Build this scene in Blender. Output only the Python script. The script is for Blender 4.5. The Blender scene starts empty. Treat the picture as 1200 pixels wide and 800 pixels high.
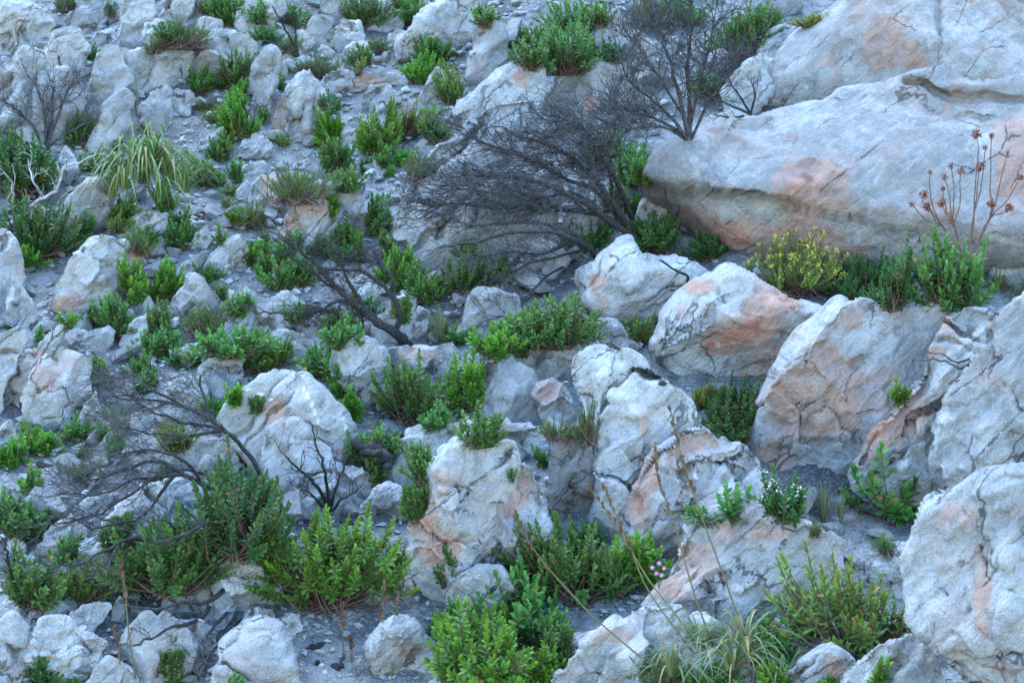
import bpy, math, random
import numpy as np
from mathutils import Vector, Matrix

SC = bpy.context.scene
COL = SC.collection
rnd = random.Random(7)

# ------------------------------------------------------------------ camera
PITCH = math.radians(-6.0)
LENS = 70.0
TH = 18.0 / LENS
cam_d = bpy.data.cameras.new('camera')
cam_d.lens = LENS
cam_d.sensor_width = 36.0
cam_d.clip_end = 2000.0
cam_d.dof.use_dof = True
cam_d.dof.focus_distance = 16.0
cam_d.dof.aperture_fstop = 3.2
cam = bpy.data.objects.new('camera', cam_d)
COL.objects.link(cam)
cam.location = (0, 0, 0)
cam.rotation_euler = (math.radians(90) + PITCH, 0, 0)
SC.camera = cam

# ------------------------------------------------------------------ sky and sun
SUN_EL, SUN_AZ = math.radians(62), math.radians(-35)   # azimuth from +Y, clockwise
world = bpy.data.worlds.new('World')
SC.world = world
world.use_nodes = True
wn = world.node_tree.nodes
bg = wn['Background']
sky = wn.new('ShaderNodeTexSky')
sky.sky_type = 'NISHITA'
sky.sun_disc = False
sky.sun_elevation = SUN_EL
sky.sun_rotation = SUN_AZ
sky.altitude = 300
sky.ozone_density = 1.0
sky.dust_density = 0.3
sky.air_density = 1.3
world.node_tree.links.new(sky.outputs[0], bg.inputs[0])
bg.inputs[1].default_value = 0.15
sd = bpy.data.lights.new('sun', 'SUN')
sd.energy = 0.6
sd.angle = math.radians(40)
sd.color = (1.0, 0.99, 0.96)
sun = bpy.data.objects.new('sun', sd)
COL.objects.link(sun)
sdir = Vector((math.sin(SUN_AZ) * math.cos(SUN_EL), math.cos(SUN_AZ) * math.cos(SUN_EL), math.sin(SUN_EL)))
sun.rotation_euler = sdir.to_track_quat('Z', 'Y').to_euler()
SC.view_settings.view_transform = 'Standard'
SC.view_settings.look = 'None'
SC.view_settings.exposure = 2.6
SC.cycles.max_bounces = 6
SC.cycles.diffuse_bounces = 3
SC.view_settings.gamma = 1.0
SC.view_settings.use_white_balance = True
SC.view_settings.white_balance_temperature = 5700
SC.view_settings.white_balance_tint = 4

# ------------------------------------------------------------------ picture geometry
Fv = np.array([0, math.cos(PITCH), math.sin(PITCH)])
Uv = np.array([0, -math.sin(PITCH), math.cos(PITCH)])
Rv = np.array([1.0, 0, 0])

def ray(px, py):
    d = Fv + (px - 600) / 600 * TH * Rv - (py - 400) / 600 * TH * Uv
    return d / np.linalg.norm(d)

def to_px(p):
    p = np.asarray(p, float)
    f = p @ Fv
    return 600 + 600 * (p @ Rv) / f / TH, 400 - 600 * (p @ Uv) / f / TH

# ------------------------------------------------------------------ numpy noise
def _hash(ix, iy, iz, seed):
    h = (ix.astype(np.int64) * 374761393 + iy.astype(np.int64) * 668265263 + iz.astype(np.int64) * 2147483647 + seed * 1274126177) & 0xFFFFFFFF
    h = ((h ^ (h >> 13)) * 1274126177) & 0xFFFFFFFF
    h = ((h ^ (h >> 16)) * 2246822519) & 0xFFFFFFFF
    return ((h ^ (h >> 15)) & 0xFFFF) / 32767.5 - 1.0

def vnoise(p, seed=0):
    p = np.asarray(p, float)
    i = np.floor(p)
    f = p - i
    f = f * f * f * (f * (f * 6 - 15) + 10)
    ix, iy, iz = i[..., 0], i[..., 1], i[..., 2]
    fx, fy, fz = f[..., 0], f[..., 1], f[..., 2]
    c = {}
    for a in (0, 1):
        for b in (0, 1):
            for d in (0, 1):
                c[a, b, d] = _hash(ix + a, iy + b, iz + d, seed)
    x00 = c[0, 0, 0] * (1 - fx) + c[1, 0, 0] * fx
    x10 = c[0, 1, 0] * (1 - fx) + c[1, 1, 0] * fx
    x01 = c[0, 0, 1] * (1 - fx) + c[1, 0, 1] * fx
    x11 = c[0, 1, 1] * (1 - fx) + c[1, 1, 1] * fx
    return (x00 * (1 - fy) + x10 * fy) * (1 - fz) + (x01 * (1 - fy) + x11 * fy) * fz

def fbm(p, octs=4, seed=0, gain=.5):
    s, a, t = 0, 1.0, 0
    for o in range(octs):
        s = s + a * vnoise(p * (2.03 ** o) + 17.3 * o, seed + o)
        t += a
        a *= gain
    return s / t

def sstep(a, b, x):
    t = np.clip((x - a) / (b - a), 0, 1)
    return t * t * (3 - 2 * t)

# ------------------------------------------------------------------ terrain shape
SLOPE = math.tan(math.radians(24))
Y0 = 17.0 * math.cos(PITCH)
Z0 = 17.0 * math.sin(PITCH)

def terrain(x, y):
    x = np.asarray(x, float)
    y = np.asarray(y, float)
    z = Z0 + (y - Y0) * SLOPE
    z = z + 1.25 * np.exp(-(((x - 2.9) / 1.5) ** 2 + ((y - 10.3) / 2.0) ** 2))
    z = z + 0.25 * np.exp(-(((x + 3.4) / 1.2) ** 2 + ((y - 23.5) / 2.0) ** 2))
    p = np.stack([x, y, np.zeros_like(x)], -1)
    z = z + 0.16 * fbm(p * 0.55, 2, 5) + 0.05 * fbm(p * 2.1, 2, 9)
    return z

def hit_terrain(px, py, lift=0.0):
    d = ray(px, py)
    a, b = 6.0, 70.0
    for n in (260, 24, 24):
        t = np.linspace(a, b, n)
        P = d[None] * t[:, None]
        g = P[:, 2] - terrain(P[:, 0], P[:, 1]) - lift
        k = int(np.argmax(g < 0))
        if g[k] >= 0: return d * b
        if k == 0: return d * a
        a, b = t[k - 1], t[k]
    return d * b

# ------------------------------------------------------------------ object helpers
def tag(o, label=None, cat=None, group=None, kind=None):
    if label: o['label'] = label
    if cat: o['category'] = cat
    if group: o['group'] = group
    if kind: o['kind'] = kind
    return o

def mesh_np(name, V, faces, mat, smooth=True):
    """faces: (n,3) or (n,4) int array or list of such arrays"""
    if not isinstance(faces, (list, tuple)):
        faces = [faces]
    faces = [np.asarray(f, np.int32) for f in faces if len(f)]
    me = bpy.data.meshes.new(name)
    me.vertices.add(len(V))
    me.vertices.foreach_set('co', np.asarray(V, np.float32).ravel())
    loops = np.concatenate([f.ravel() for f in faces])
    tot = np.concatenate([np.full(len(f), f.shape[1], np.int32) for f in faces])
    start = np.concatenate([[0], np.cumsum(tot)[:-1]]).astype(np.int32)
    me.loops.add(len(loops))
    me.loops.foreach_set('vertex_index', loops)
    me.polygons.add(len(tot))
    me.polygons.foreach_set('loop_start', start)
    me.polygons.foreach_set('loop_total', tot)
    me.polygons.foreach_set('use_smooth', np.full(len(tot), smooth, bool))
    me.update(calc_edges=True)
    if mat: me.materials.append(mat)
    return me

def add_obj(name, data, parent=None, loc=None):
    o = bpy.data.objects.new(name, data)
    COL.objects.link(o)
    if parent: o.parent = parent
    if loc is not None: o.location = loc
    return o

def vcol(me, name, rgb):
    a = me.color_attributes.new(name, 'FLOAT_COLOR', 'POINT')
    c = np.ones((len(rgb), 4), np.float32)
    c[:, :3] = rgb
    a.data.foreach_set('color', c.ravel())

# ------------------------------------------------------------------ materials
def newmat(name):
    m = bpy.data.materials.new(name)
    m.use_nodes = True
    nt = m.node_tree
    return m, nt, nt.nodes, nt.links, nt.nodes['Principled BSDF']

class NB:
    def __init__(s, nt):
        s.nt, s.n, s.l = nt, nt.nodes, nt.links
    def plug(s, sock, v):
        if hasattr(v, 'is_output') or isinstance(v, bpy.types.NodeSocket):
            s.l.new(v, sock)
        else:
            sock.default_value = v
    def noise(s, vec, scale, detail=4, rough=.55, dist=0.0):
        n = s.n.new('ShaderNodeTexNoise')
        s.plug(n.inputs['Vector'], vec)
        n.inputs['Scale'].default_value = scale
        n.inputs['Detail'].default_value = detail
        n.inputs['Roughness'].default_value = rough
        n.inputs['Distortion'].default_value = dist
        return n.outputs['Fac']
    def voro(s, vec, scale, feature='F1', out='Distance'):
        n = s.n.new('ShaderNodeTexVoronoi')
        n.feature = feature
        s.plug(n.inputs['Vector'], vec)
        n.inputs['Scale'].default_value = scale
        return n.outputs[out]
    def math(s, op, a, b=0.0, c=None, clamp=False):
        n = s.n.new('ShaderNodeMath')
        n.operation = op
        n.use_clamp = clamp
        s.plug(n.inputs[0], a)
        s.plug(n.inputs[1], b)
        if c is not None: s.plug(n.inputs[2], c)
        return n.outputs[0]
    def step(s, x, a, b):
        n = s.n.new('ShaderNodeMapRange')
        n.interpolation_type = 'SMOOTHSTEP'
        s.plug(n.inputs['Value'], x)
        n.inputs['From Min'].default_value = a
        n.inputs['From Max'].default_value = b
        return n.outputs['Result']
    def mix(s, fac, a, b, mode='MIX'):
        n = s.n.new('ShaderNodeMix')
        n.data_type = 'RGBA'
        n.blend_type = mode
        s.plug(n.inputs[0], fac)
        s.plug(n.inputs[6], a if not isinstance(a, tuple) else (*a, 1)[:4])
        s.plug(n.inputs[7], b if not isinstance(b, tuple) else (*b, 1)[:4])
        return n.outputs[2]
    def vscale(s, vec, xyz, rot=(0, 0, 0)):
        n = s.n.new('ShaderNodeMapping')
        s.plug(n.inputs['Vector'], vec)
        n.inputs['Scale'].default_value = xyz
        n.inputs['Rotation'].default_value = rot
        return n.outputs[0]
    def bump(s, h, strength, dist, normal=None):
        n = s.n.new('ShaderNodeBump')
        s.plug(n.inputs['Height'], h)
        n.inputs['Strength'].default_value = strength
        n.inputs['Distance'].default_value = dist
        if normal is not None: s.l.new(normal, n.inputs['Normal'])
        return n.outputs[0]
    def attr(s, name, typ='GEOMETRY', out='Color'):
        n = s.n.new('ShaderNodeAttribute')
        n.attribute_type = typ
        n.attribute_name = name
        return n.outputs[out]

def rock_material():
    m, nt, n, l, bs = newmat('weathered_quartzite')
    b = NB(nt)
    tc = n.new('ShaderNodeTexCoord').outputs['Object']
    oi = n.new('ShaderNodeObjectInfo').outputs['Random']
    off = n.new('ShaderNodeVectorMath'); off.operation = 'ADD'
    cmb = n.new('ShaderNodeCombineXYZ')
    for i, k in enumerate((37.0, 91.0, 53.0)):
        l.new(b.math('MULTIPLY', oi, k), cmb.inputs[i])
    l.new(tc, off.inputs[0]); l.new(cmb.outputs[0], off.inputs[1])
    p = off.outputs[0]
    sep = n.new('ShaderNodeSeparateColor')
    l.new(b.attr('paint'), sep.inputs[0])
    pst, pch, pwh = sep.outputs[0], sep.outputs[1], sep.outputs[2]
    ost = b.attr('stain', 'OBJECT', 'Fac')
    tone = b.attr('tone', 'OBJECT', 'Fac')
    big = b.noise(p, 1.1, 3)
    mid = b.noise(p, 4.5, 4, .62, .4)
    fin = b.noise(p, 22, 4, .72)
    grain = b.noise(p, 130, 1, .7)
    strk = b.noise(b.vscale(b.vscale(p, (1, 1, 1), (.25, -.8, .1)), (4.6, 2.4, .8)), 2.8, 4, .66, .35)
    # pale grey weathering skin with darker lichen and lighter fresh faces
    vary = b.math('ADD', b.math('MULTIPLY', oi, .16), -.08)
    midv = b.math('ADD', mid, vary)
    c = b.mix(b.step(midv, .36, .60), (.28, .285, .285), (.44, .44, .43))
    c = b.mix(b.math('MULTIPLY', b.step(fin, .52, .66), .5), c, (.55, .55, .535))
    c = b.mix(b.math('MULTIPLY', b.step(b.math('ADD', big, b.math('MULTIPLY', fin, .2)), .60, .72), .45), c, (.20, .205, .21))
    c = b.mix(b.math('MULTIPLY', b.step(fin, .44, .32), .5), c, (.15, .15, .155))
    c = b.mix(b.math('MULTIPLY', b.step(strk, .52, .68), .40), c, (.21, .215, .22))
    c = b.mix(b.math('MULTIPLY', b.step(strk, .46, .34), .35), c, (.56, .56, .55))
    # sooty lichen specks
    c = b.mix(b.math('MULTIPLY', b.step(grain, .58, .70), .5), c, (.10, .10, .105))
    c = b.mix(b.math('MULTIPLY', b.step(grain, .44, .33), .3), c, (.60, .60, .58))
    # iron stains
    sn = b.noise(p, 2.3, 4, .62, .8)
    sv = b.math('ADD', b.math('ADD', sn, b.math('MULTIPLY', ost, .38)), b.math('MULTIPLY', pst, .60))
    sv = b.math('ADD', sv, b.math('MULTIPLY', fin, .22))
    sf = b.step(sv, .78, .92)
    scol = b.mix(b.step(strk, .38, .60), (.30, .14, .085), (.47, .30, .22))
    scol = b.mix(b.math('MULTIPLY', b.step(mid, .44, .62), .7), scol, (.40, .29, .25))
    wash = b.step(sv, .60, .98)
    sk = b.math('ADD', .35, b.math('MULTIPLY', b.step(b.math('ADD', strk, b.math('MULTIPLY', fin, .4)), .58, .80), .65))
    fac = b.math('ADD', b.math('MULTIPLY', wash, .36), b.math('MULTIPLY', b.math('MULTIPLY', sf, sk), .48))
    c = b.mix(fac, c, scol)
    sal = b.math('ADD', pst, b.math('ADD', b.math('MULTIPLY', b.math('SUBTRACT', sn, .5), 1.1), b.math('MULTIPLY', b.math('SUBTRACT', fin, .5), .45)))
    c = b.mix(b.math('MULTIPLY', b.step(sal, .78, .88), .8), c, b.mix(b.step(mid, .4, .6), (.42, .20, .135), (.50, .30, .23)))
    # white quartz patches, burnt patches
    wf = b.step(b.math('ADD', b.math('MULTIPLY', mid, .7), pwh), .75, 1.0)
    c = b.mix(wf, c, (.66, .66, .65))
    cf = b.step(b.math('ADD', b.math('MULTIPLY', fin, .7), pch), .75, 1.0)
    c = b.mix(cf, c, (.022, .022, .024))
    wp = n.new('ShaderNodeVectorMath'); wp.operation = 'ADD'
    l.new(b.vscale(b.vscale(p, (1, 1, 1), (.25, -.8, .1)), (1.0, .8, .36)), wp.inputs[0])
    ws = n.new('ShaderNodeVectorMath'); ws.operation = 'SCALE'; ws.inputs['Scale'].default_value = .085
    cx = n.new('ShaderNodeCombineXYZ'); l.new(fin, cx.inputs[0]); l.new(mid, cx.inputs[1]); l.new(strk, cx.inputs[2])
    l.new(cx.outputs[0], ws.inputs[0]); l.new(ws.outputs[0], wp.inputs[1])
    ed = b.voro(wp.outputs[0], 2.7, 'DISTANCE_TO_EDGE')
    gate = b.step(b.noise(p, 1.9, 2), .50, .62)
    ck = b.math('MULTIPLY', b.step(ed, .017, .004), gate)
    c = b.mix(b.math('MULTIPLY', ck, .7), c, (.05, .048, .045))
    tn = n.new('ShaderNodeHueSaturation')
    l.new(c, tn.inputs['Color'])
    l.new(b.math('ADD', tone, 1.0), tn.inputs['Value'])
    l.new(tn.outputs[0], bs.inputs['Base Color'])
    bs.inputs['Roughness'].default_value = .92
    bs.inputs['Specular IOR Level'].default_value = .25
    h = b.math('ADD', b.math('MULTIPLY', mid, .55), b.math('MULTIPLY', fin, .55))
    h = b.math('SUBTRACT', h, b.math('MULTIPLY', ck, .35))
    h = b.math('ADD', h, b.math('MULTIPLY', strk, .9))
    h = b.math('ADD', h, b.math('MULTIPLY', grain, .16))
    n1 = b.bump(h, 1.0, .075)
    l.new(n1, bs.inputs['Normal'])
    return m

def ground_material():
    m, nt, n, l, bs = newmat('ashy_gravel_soil')
    b = NB(nt)
    p = n.new('ShaderNodeTexCoord').outputs['Object']
    big = b.noise(p, .9, 4, .6, .5)
    mid = b.noise(p, 6, 6, .65)
    fin = b.noise(p, 45, 4, .7)
    pb = b.voro(p, 38, 'F1', 'Distance')
    pc = b.voro(p, 38, 'F1', 'Color')
    c = b.mix(b.step(mid, .35, .62), (.10, .102, .105), (.24, .24, .235))
    c = b.mix(b.math('MULTIPLY', b.step(big, .46, .60), .8), c, (.055, .055, .058))
    hs = n.new('ShaderNodeSeparateColor'); l.new(pc, hs.inputs[0])
    c = b.mix(b.math('MULTIPLY', b.step(hs.outputs[0], .5, .8), b.math('MULTIPLY', b.step(pb, .55, .3), .35)), c, (.36, .36, .35))
    c = b.mix(b.math('MULTIPLY', b.step(fin, .52, .68), .45), c, (.36, .36, .35))
    c = b.mix(b.math('MULTIPLY', b.step(fin, .42, .30), .6), c, (.05, .05, .05))
    l.new(c, bs.inputs['Base Color'])
    bs.inputs['Roughness'].default_value = .95
    bs.inputs['Specular IOR Level'].default_value = .2
    h = b.math('ADD', b.math('MULTIPLY', fin, .6), mid)
    h = b.math('SUBTRACT', h, b.math('MULTIPLY', pb, .8))
    l.new(b.bump(h, .9, .03), bs.inputs['Normal'])
    return m

def leaf_material(name, rough=.5, trans=.35):
    m, nt, n, l, bs = newmat(name)
    b = NB(nt)
    c = b.attr('tint')
    oi = n.new('ShaderNodeObjectInfo').outputs['Random']
    hs = n.new('ShaderNodeHueSaturation')
    l.new(c, hs.inputs['Color'])
    l.new(b.math('ADD', b.math('MULTIPLY', oi, .03), .485), hs.inputs['Hue'])
    l.new(b.math('ADD', b.math('MULTIPLY', oi, .3), .85), hs.inputs['Value'])
    p = n.new('ShaderNodeTexCoord').outputs['Object']
    f = b.noise(p, 60, 2)
    c2 = b.mix(b.math('MULTIPLY', b.step(f, .4, .7), .2), hs.outputs[0], (.13, .2, .035))
    l.new(c2, bs.inputs['Base Color'])
    bs.inputs['Roughness'].default_value = rough
    bs.inputs['Specular IOR Level'].default_value = .35
    tr = n.new('ShaderNodeBsdfTranslucent')
    l.new(c2, tr.inputs['Color'])
    mx = n.new('ShaderNodeMixShader')
    mx.inputs[0].default_value = trans
    l.new(bs.outputs[0], mx.inputs[1]); l.new(tr.outputs[0], mx.inputs[2])
    l.new(mx.outputs[0], n['Material Output'].inputs[0])
    return m

def plain_material(name, ca, cb, scale=30, rough=.85):
    m, nt, n, l, bs = newmat(name)
    b = NB(nt)
    p = n.new('ShaderNodeTexCoord').outputs['Object']
    f = b.noise(p, scale, 4, .65)
    l.new(b.mix(b.step(f, .35, .65), ca, cb), bs.inputs['Base Color'])
    bs.inputs['Roughness'].default_value = rough
    bs.inputs['Specular IOR Level'].default_value = .3
    l.new(b.bump(f, .7, .006), bs.inputs['Normal'])
    return m

M_ROCK = rock_material()
M_GROUND = ground_material()
M_LEAF = leaf_material('shrub_leaf')
M_BLADE = leaf_material('grass_blade', .55, .3)
M_CHAR = plain_material('charred_wood', (.012, .012, .013), (.045, .043, .043), 40)
M_TWIG = plain_material('grey_dead_twig', (.022, .022, .024), (.085, .085, .09), 25)
M_BLEACH = plain_material('bleached_dead_wood', (.22, .21, .20), (.42, .41, .40), 25)
M_STEM = plain_material('brown_stem', (.07, .045, .035), (.16, .10, .075), 40)
M_HEAD = plain_material('dry_brown_flower_head', (.12, .045, .03), (.26, .12, .075), 60)
M_SEED = plain_material('grass_seed_head', (.07, .04, .028), (.16, .095, .06), 80)
M_PINK = plain_material('pink_petal', (.62, .22, .45), (.72, .35, .58), 60, .6)
M_WHITE = plain_material('white_petal', (.72, .72, .70), (.82, .82, .80), 60, .6)
M_YELLOW = plain_material('yellow_flower', (.50, .48, .04), (.62, .60, .09), 60, .6)
# ------------------------------------------------------------------ ground sheet
def graded(lo, hi, c0, c1, fine, grow=1.18):
    a = list(np.arange(c0, c1, fine))
    s, x = fine, c1
    while x < hi:
        a.append(x); s *= grow; x += s
    a.append(hi)
    s, x = fine, c0
    b = []
    while True:
        s *= grow; x -= s
        if x <= lo: break
        b.append(x)
    b.append(lo)
    return np.array(b[::-1] + a)

def build_ground():
    xs = graded(-160, 160, -8, 8, .075)
    ys = graded(-40, 190, 7.5, 30, .075)
    X, Y = np.meshgrid(xs, ys)
    Z = terrain(X, Y)
    near = (np.abs(X) < 9) & (Y > 7) & (Y < 31)
    P = np.stack([X, Y, np.zeros_like(X)], -1)
    Z = Z + np.where(near, .03 * fbm(P * 6, 3, 21) + .02 * np.abs(fbm(P * 13, 2, 22)), 0)
    V = np.stack([X, Y, Z], -1).reshape(-1, 3)
    ny, nx = X.shape
    i = np.arange(nx * ny).reshape(ny, nx)
    F = np.stack([i[:-1, :-1], i[:-1, 1:], i[1:, 1:], i[1:, :-1]], -1).reshape(-1, 4)
    o = add_obj('ground', mesh_np('ground', V, F, M_GROUND))
    tag(o, 'ashy pale gravel hillside rising away from the viewer', None, None, 'structure')
build_ground()

# ------------------------------------------------------------------ traced rocks
def chaikin(P, n=2):
    for k in range(n):
        Q = np.roll(P, -1, 0)
        a = .86 if k == 0 else .75
        P = np.stack([a * P + (1 - a) * Q, (1 - a) * P + a * Q], 1).reshape(-1, P.shape[1])
    return P

def seg_dist(pts, A, B):
    """distance, nearest point, signed side to the nearest segment"""
    d = B - A
    L2 = (d ** 2).sum(1) + 1e-12
    best = np.full(len(pts), 1e9)
    near = np.zeros_like(pts)
    side = np.zeros(len(pts))
    for a, dd, l2 in zip(A, d, L2):
        t = np.clip(((pts - a) @ dd) / l2, 0, 1)
        q = a + t[:, None] * dd
        e = pts - q
        r = np.hypot(e[:, 0], e[:, 1])
        k = r < best
        best[k] = r[k]; near[k] = q[k]
        side[k] = np.sign(dd[0] * e[k, 1] - dd[1] * e[k, 0])
    return best, near, side

def inside_poly(pts, P):
    x, y = pts[:, 0], pts[:, 1]
    c = np.zeros(len(pts), bool)
    Q = np.roll(P, -1, 0)
    for (x0, y0), (x1, y1) in zip(P, Q):
        if y0 == y1: continue
        k = ((y0 > y) != (y1 > y)) & (x < (x1 - x0) * (y - y0) / (y1 - y0) + x0)
        c ^= k
    return c

ROCKS = []          # (poly px, landmark, object, base point)

def rock(label, poly, mark=None, T=.8, tilt=22, stain=.15, tone=0.0, spots=(), char=(), white=(), cracks=(), dents=(),
         ledges=(), strata=None, facets=5, rough=1.0, seed=None, name='boulder', cat='boulder', yaw=0, dep=0.0, round_=.62, cut=.85, ncut=None, joints=None):
    seed = seed if seed is not None else len(ROCKS) + 11
    rg = np.random.default_rng(seed)
    poly = np.array(poly, float)
    lo, hi = poly.min(0), poly.max(0)
    ph = hi[1] - lo[1]
    low = poly[poly[:, 1] > hi[1] - .25 * ph]
    bx = low[:, 0].mean()
    base = hit_terrain(bx, hi[1] - .10 * ph)
    d0 = np.linalg.norm(base)
    base = base * (d0 + dep) / d0
    d0 += dep
    mpp = d0 * TH / 600
    # plane facing the camera, leaning back
    h = -base.copy(); h[2] = 0; h /= np.linalg.norm(h)
    ya = math.radians(yaw)
    h = np.array([h[0] * math.cos(ya) - h[1] * math.sin(ya), h[0] * math.sin(ya) + h[1] * math.cos(ya), 0])
    ti = math.radians(tilt * (.45 if tilt < 34 else .6))
    nrm = h * math.cos(ti) + np.array([0, 0, math.sin(ti)])
    ua = np.cross([0, 0, 1.0], h); ua /= np.linalg.norm(ua)
    va = np.cross(nrm, ua)
    def uv(px, py):
        d = ray(px, py)
        q = d * (base @ nrm) / (d @ nrm) - base
        return np.array([q @ ua, q @ va])
    P = np.array([uv(*q) for q in poly])
    little = ph < 75
    if little: cut, round_, ncut = max(cut, .95), min(round_, .5), ncut or 13
    P = chaikin(P, 1 if little else 2)
    P = P.mean(0) + (P - P.mean(0)) * 1.03
    lo2, hi2 = P.min(0), P.max(0)
    w2, h2 = hi2 - lo2
    size = min(w2, h2)
    # ragged edge
    t = np.stack([P[:, 0], P[:, 1], np.full(len(P), seed * 3.1)], -1)
    ctr = P.mean(0)
    rad = P - ctr
    P = P + rad / (np.linalg.norm(rad, axis=1)[:, None] + 1e-9) * (size * .030 * fbm(t * 5 / size, 3, seed))[:, None] * rough
    cell = max(2.3 * mpp, math.sqrt(w2 * h2 / 14000))
    xs = np.arange(lo2[0] - 2 * cell, hi2[0] + 2.01 * cell, cell)
    ys = np.arange(lo2[1] - 2 * cell, hi2[1] + 2.01 * cell, cell)
    X, Y = np.meshgrid(xs, ys)
    pts = np.stack([X.ravel(), Y.ravel()], -1)
    dist, near, _ = seg_dist(pts, P, np.roll(P, -1, 0))
    ins = inside_poly(pts, P)
    core = ins & (dist > .3 * cell)
    snap = ~core & (dist < 1.45 * cell)
    shp = X.shape
    coreg = core.reshape(shp)
    dg = np.where(core, dist, 0).reshape(shp)
    dm = dg.max()
    phi = dg * (dm - dg / 2)
    for _ in range(90):
        s = np.zeros_like(phi)
        s[1:-1, 1:-1] = (phi[:-2, 1:-1] + phi[2:, 1:-1] + phi[1:-1, :-2] + phi[1:-1, 2:] + cell * cell * 1.0) / 4
        phi = np.where(coreg, s, 0)
    hh = np.sqrt(np.maximum(phi, 0))
    hh = hh / hh.max()
    hh = hh ** round_
    Hf = T * size * .5
    Zf = hh * Hf
    # cut flat facets into the front
    xc, yc = (X - (lo2[0] + hi2[0]) / 2) / (w2 / 2), (Y - (lo2[1] + hi2[1]) / 2) / (h2 / 2)
    for k in range(facets):
        an = rg.uniform(0, 2 * math.pi)
        sl = rg.uniform(.25, .95)
        pl = Hf * (rg.uniform(.62, 1.0) - sl * (math.cos(an) * xc + math.sin(an) * yc))
        pl = np.maximum(pl, .2 * Zf)
        kk = .05 * Hf
        e = np.clip(.5 + .5 * (pl - Zf) / kk, 0, 1)
        Zf = pl * (1 - e) + Zf * e - kk * e * (1 - e)
    fade = sstep(0, 4 * cell, dg)
    def pline(pl):
        q = np.array([uv(*c) for c in pl])
        j = np.stack([q[:, 0], q[:, 1], q[:, 0] * 0 + seed], -1)
        return q
    # joints: a few thin fractures along the two joint directions of the outcrop
    auto = []
    for k in range(joints if joints is not None else int(np.clip(1.6 + size * 2.2, 2, 7))):
        an = math.radians(rg.choice((52, 58, -34, 12)) + rg.normal(0, 9))
        c = np.array([rg.uniform(-.32, .32) * w2, rg.uniform(-.32, .32) * h2]) + (lo2 + hi2) / 2
        ln = rg.uniform(.25, .6) * size
        tq = np.linspace(-1, 1, 7)
        q = c + tq[:, None] * ln * np.array([math.cos(an), math.sin(an)]) + rg.normal(0, .035 * size, (7, 2))
        auto.append((q, rg.uniform(1.5, 2.8), rg.uniform(.05, .12) * min(1.0, .4 + size)))
    for q, wd, dp in auto:
        wd *= mpp
        r, _, sd_ = seg_dist(pts, q[:-1], q[1:])
        en = sstep(0, .25 * size, np.minimum(np.linalg.norm(pts - q[0], axis=1), np.linalg.norm(pts - q[-1], axis=1)))
        s = r * sd_
        Zf -= ((dp * np.exp(-(r / wd) ** 2) + .35 * dp * sstep(-wd, wd, s) * np.exp(-np.maximum(s, 0) / (.15 * size))) * en).reshape(shp) * fade
    for cr in cracks:
        q = pline(cr[0]); wd = cr[1] * mpp; dp = cr[2]
        jit = .7 * wd * fbm(np.stack([X, Y, X * 0 + seed], -1).reshape(-1, 3) / (wd * 5), 3, seed)
        r, _, sd_ = seg_dist(pts + np.stack([jit, jit[::-1]], -1) * 1.0, q[:-1], q[1:])
        Zf -= (dp * np.exp(-(r / wd) ** 2)).reshape(shp) * fade
    for lg in ledges:            # left side of the line stands proud
        q = pline(lg[0]); amp = lg[1]; fall = lg[2] * mpp
        jit = 3 * mpp * fbm(np.stack([X, Y, X * 0 + seed + 9], -1).reshape(-1, 3) / (12 * mpp), 3, seed)
        r, _, sd_ = seg_dist(pts + np.stack([jit, -jit], -1), q[:-1], q[1:])
        s = r * sd_
        v = amp * sstep(-1.5 * mpp, 2.5 * mpp, s) * np.exp(-np.maximum(s, 0) / fall)
        Zf += v.reshape(shp) * fade
    for (dx, dy, rx, ry, amp) in dents:
        c = uv(dx, dy)
        jit = .5 * fbm(np.stack([X, Y, X * 0 + seed], -1) / (rx * mpp), 3, seed)
        g = np.exp(-((((X - c[0]) / (rx * mpp)) ** 2 + ((Y - c[1]) / (ry * mpp)) ** 2) * (1 + jit)) ** 1.5)
        Zf += amp * g * fade
    Zb = -np.maximum(hh, 0) * Hf * .9
    U2 = np.where(snap[:, None], near, pts)
    keep = core | snap
    fi = np.full(len(pts), -1); fi[keep] = np.arange(keep.sum())
    nk = keep.sum()
    bi = fi.copy(); bi[core] = nk + np.arange(core.sum())
    ny, nx = shp
    i = np.arange(nx * ny).reshape(shp)
    q4 = np.stack([i[:-1, :-1], i[:-1, 1:], i[1:, 1:], i[1:, :-1]], -1).reshape(-1, 4)
    ok = keep[q4].all(1) & core[q4].any(1)
    q4 = q4[ok]
    F = np.concatenate([fi[q4], bi[q4][:, ::-1]])
    zf = np.where(core, Zf.ravel(), 0)
    loc = lambda uvp, z: uvp[:, :1] * ua + uvp[:, 1:2] * va + z[:, None] * nrm
    V = np.concatenate([loc(U2[keep], zf[keep]), loc(U2[core], Zb.ravel()[core])])
    # normals
    def normals(V):
        a, b_, c, d = (V[F[:, k]] for k in range(4))
        fn = np.cross(c - a, d - b_)
        N = np.zeros_like(V)
        for k in range(4):
            np.add.at(N, F[:, k], fn)
        return N / (np.linalg.norm(N, axis=1)[:, None] + 1e-12)
    N = normals(V)
    so = seed * 7.7
    W = V + so
    D = .03 * size * fbm(W / (.45 * size), 3, seed)
    med = min(size, .9)
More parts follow.
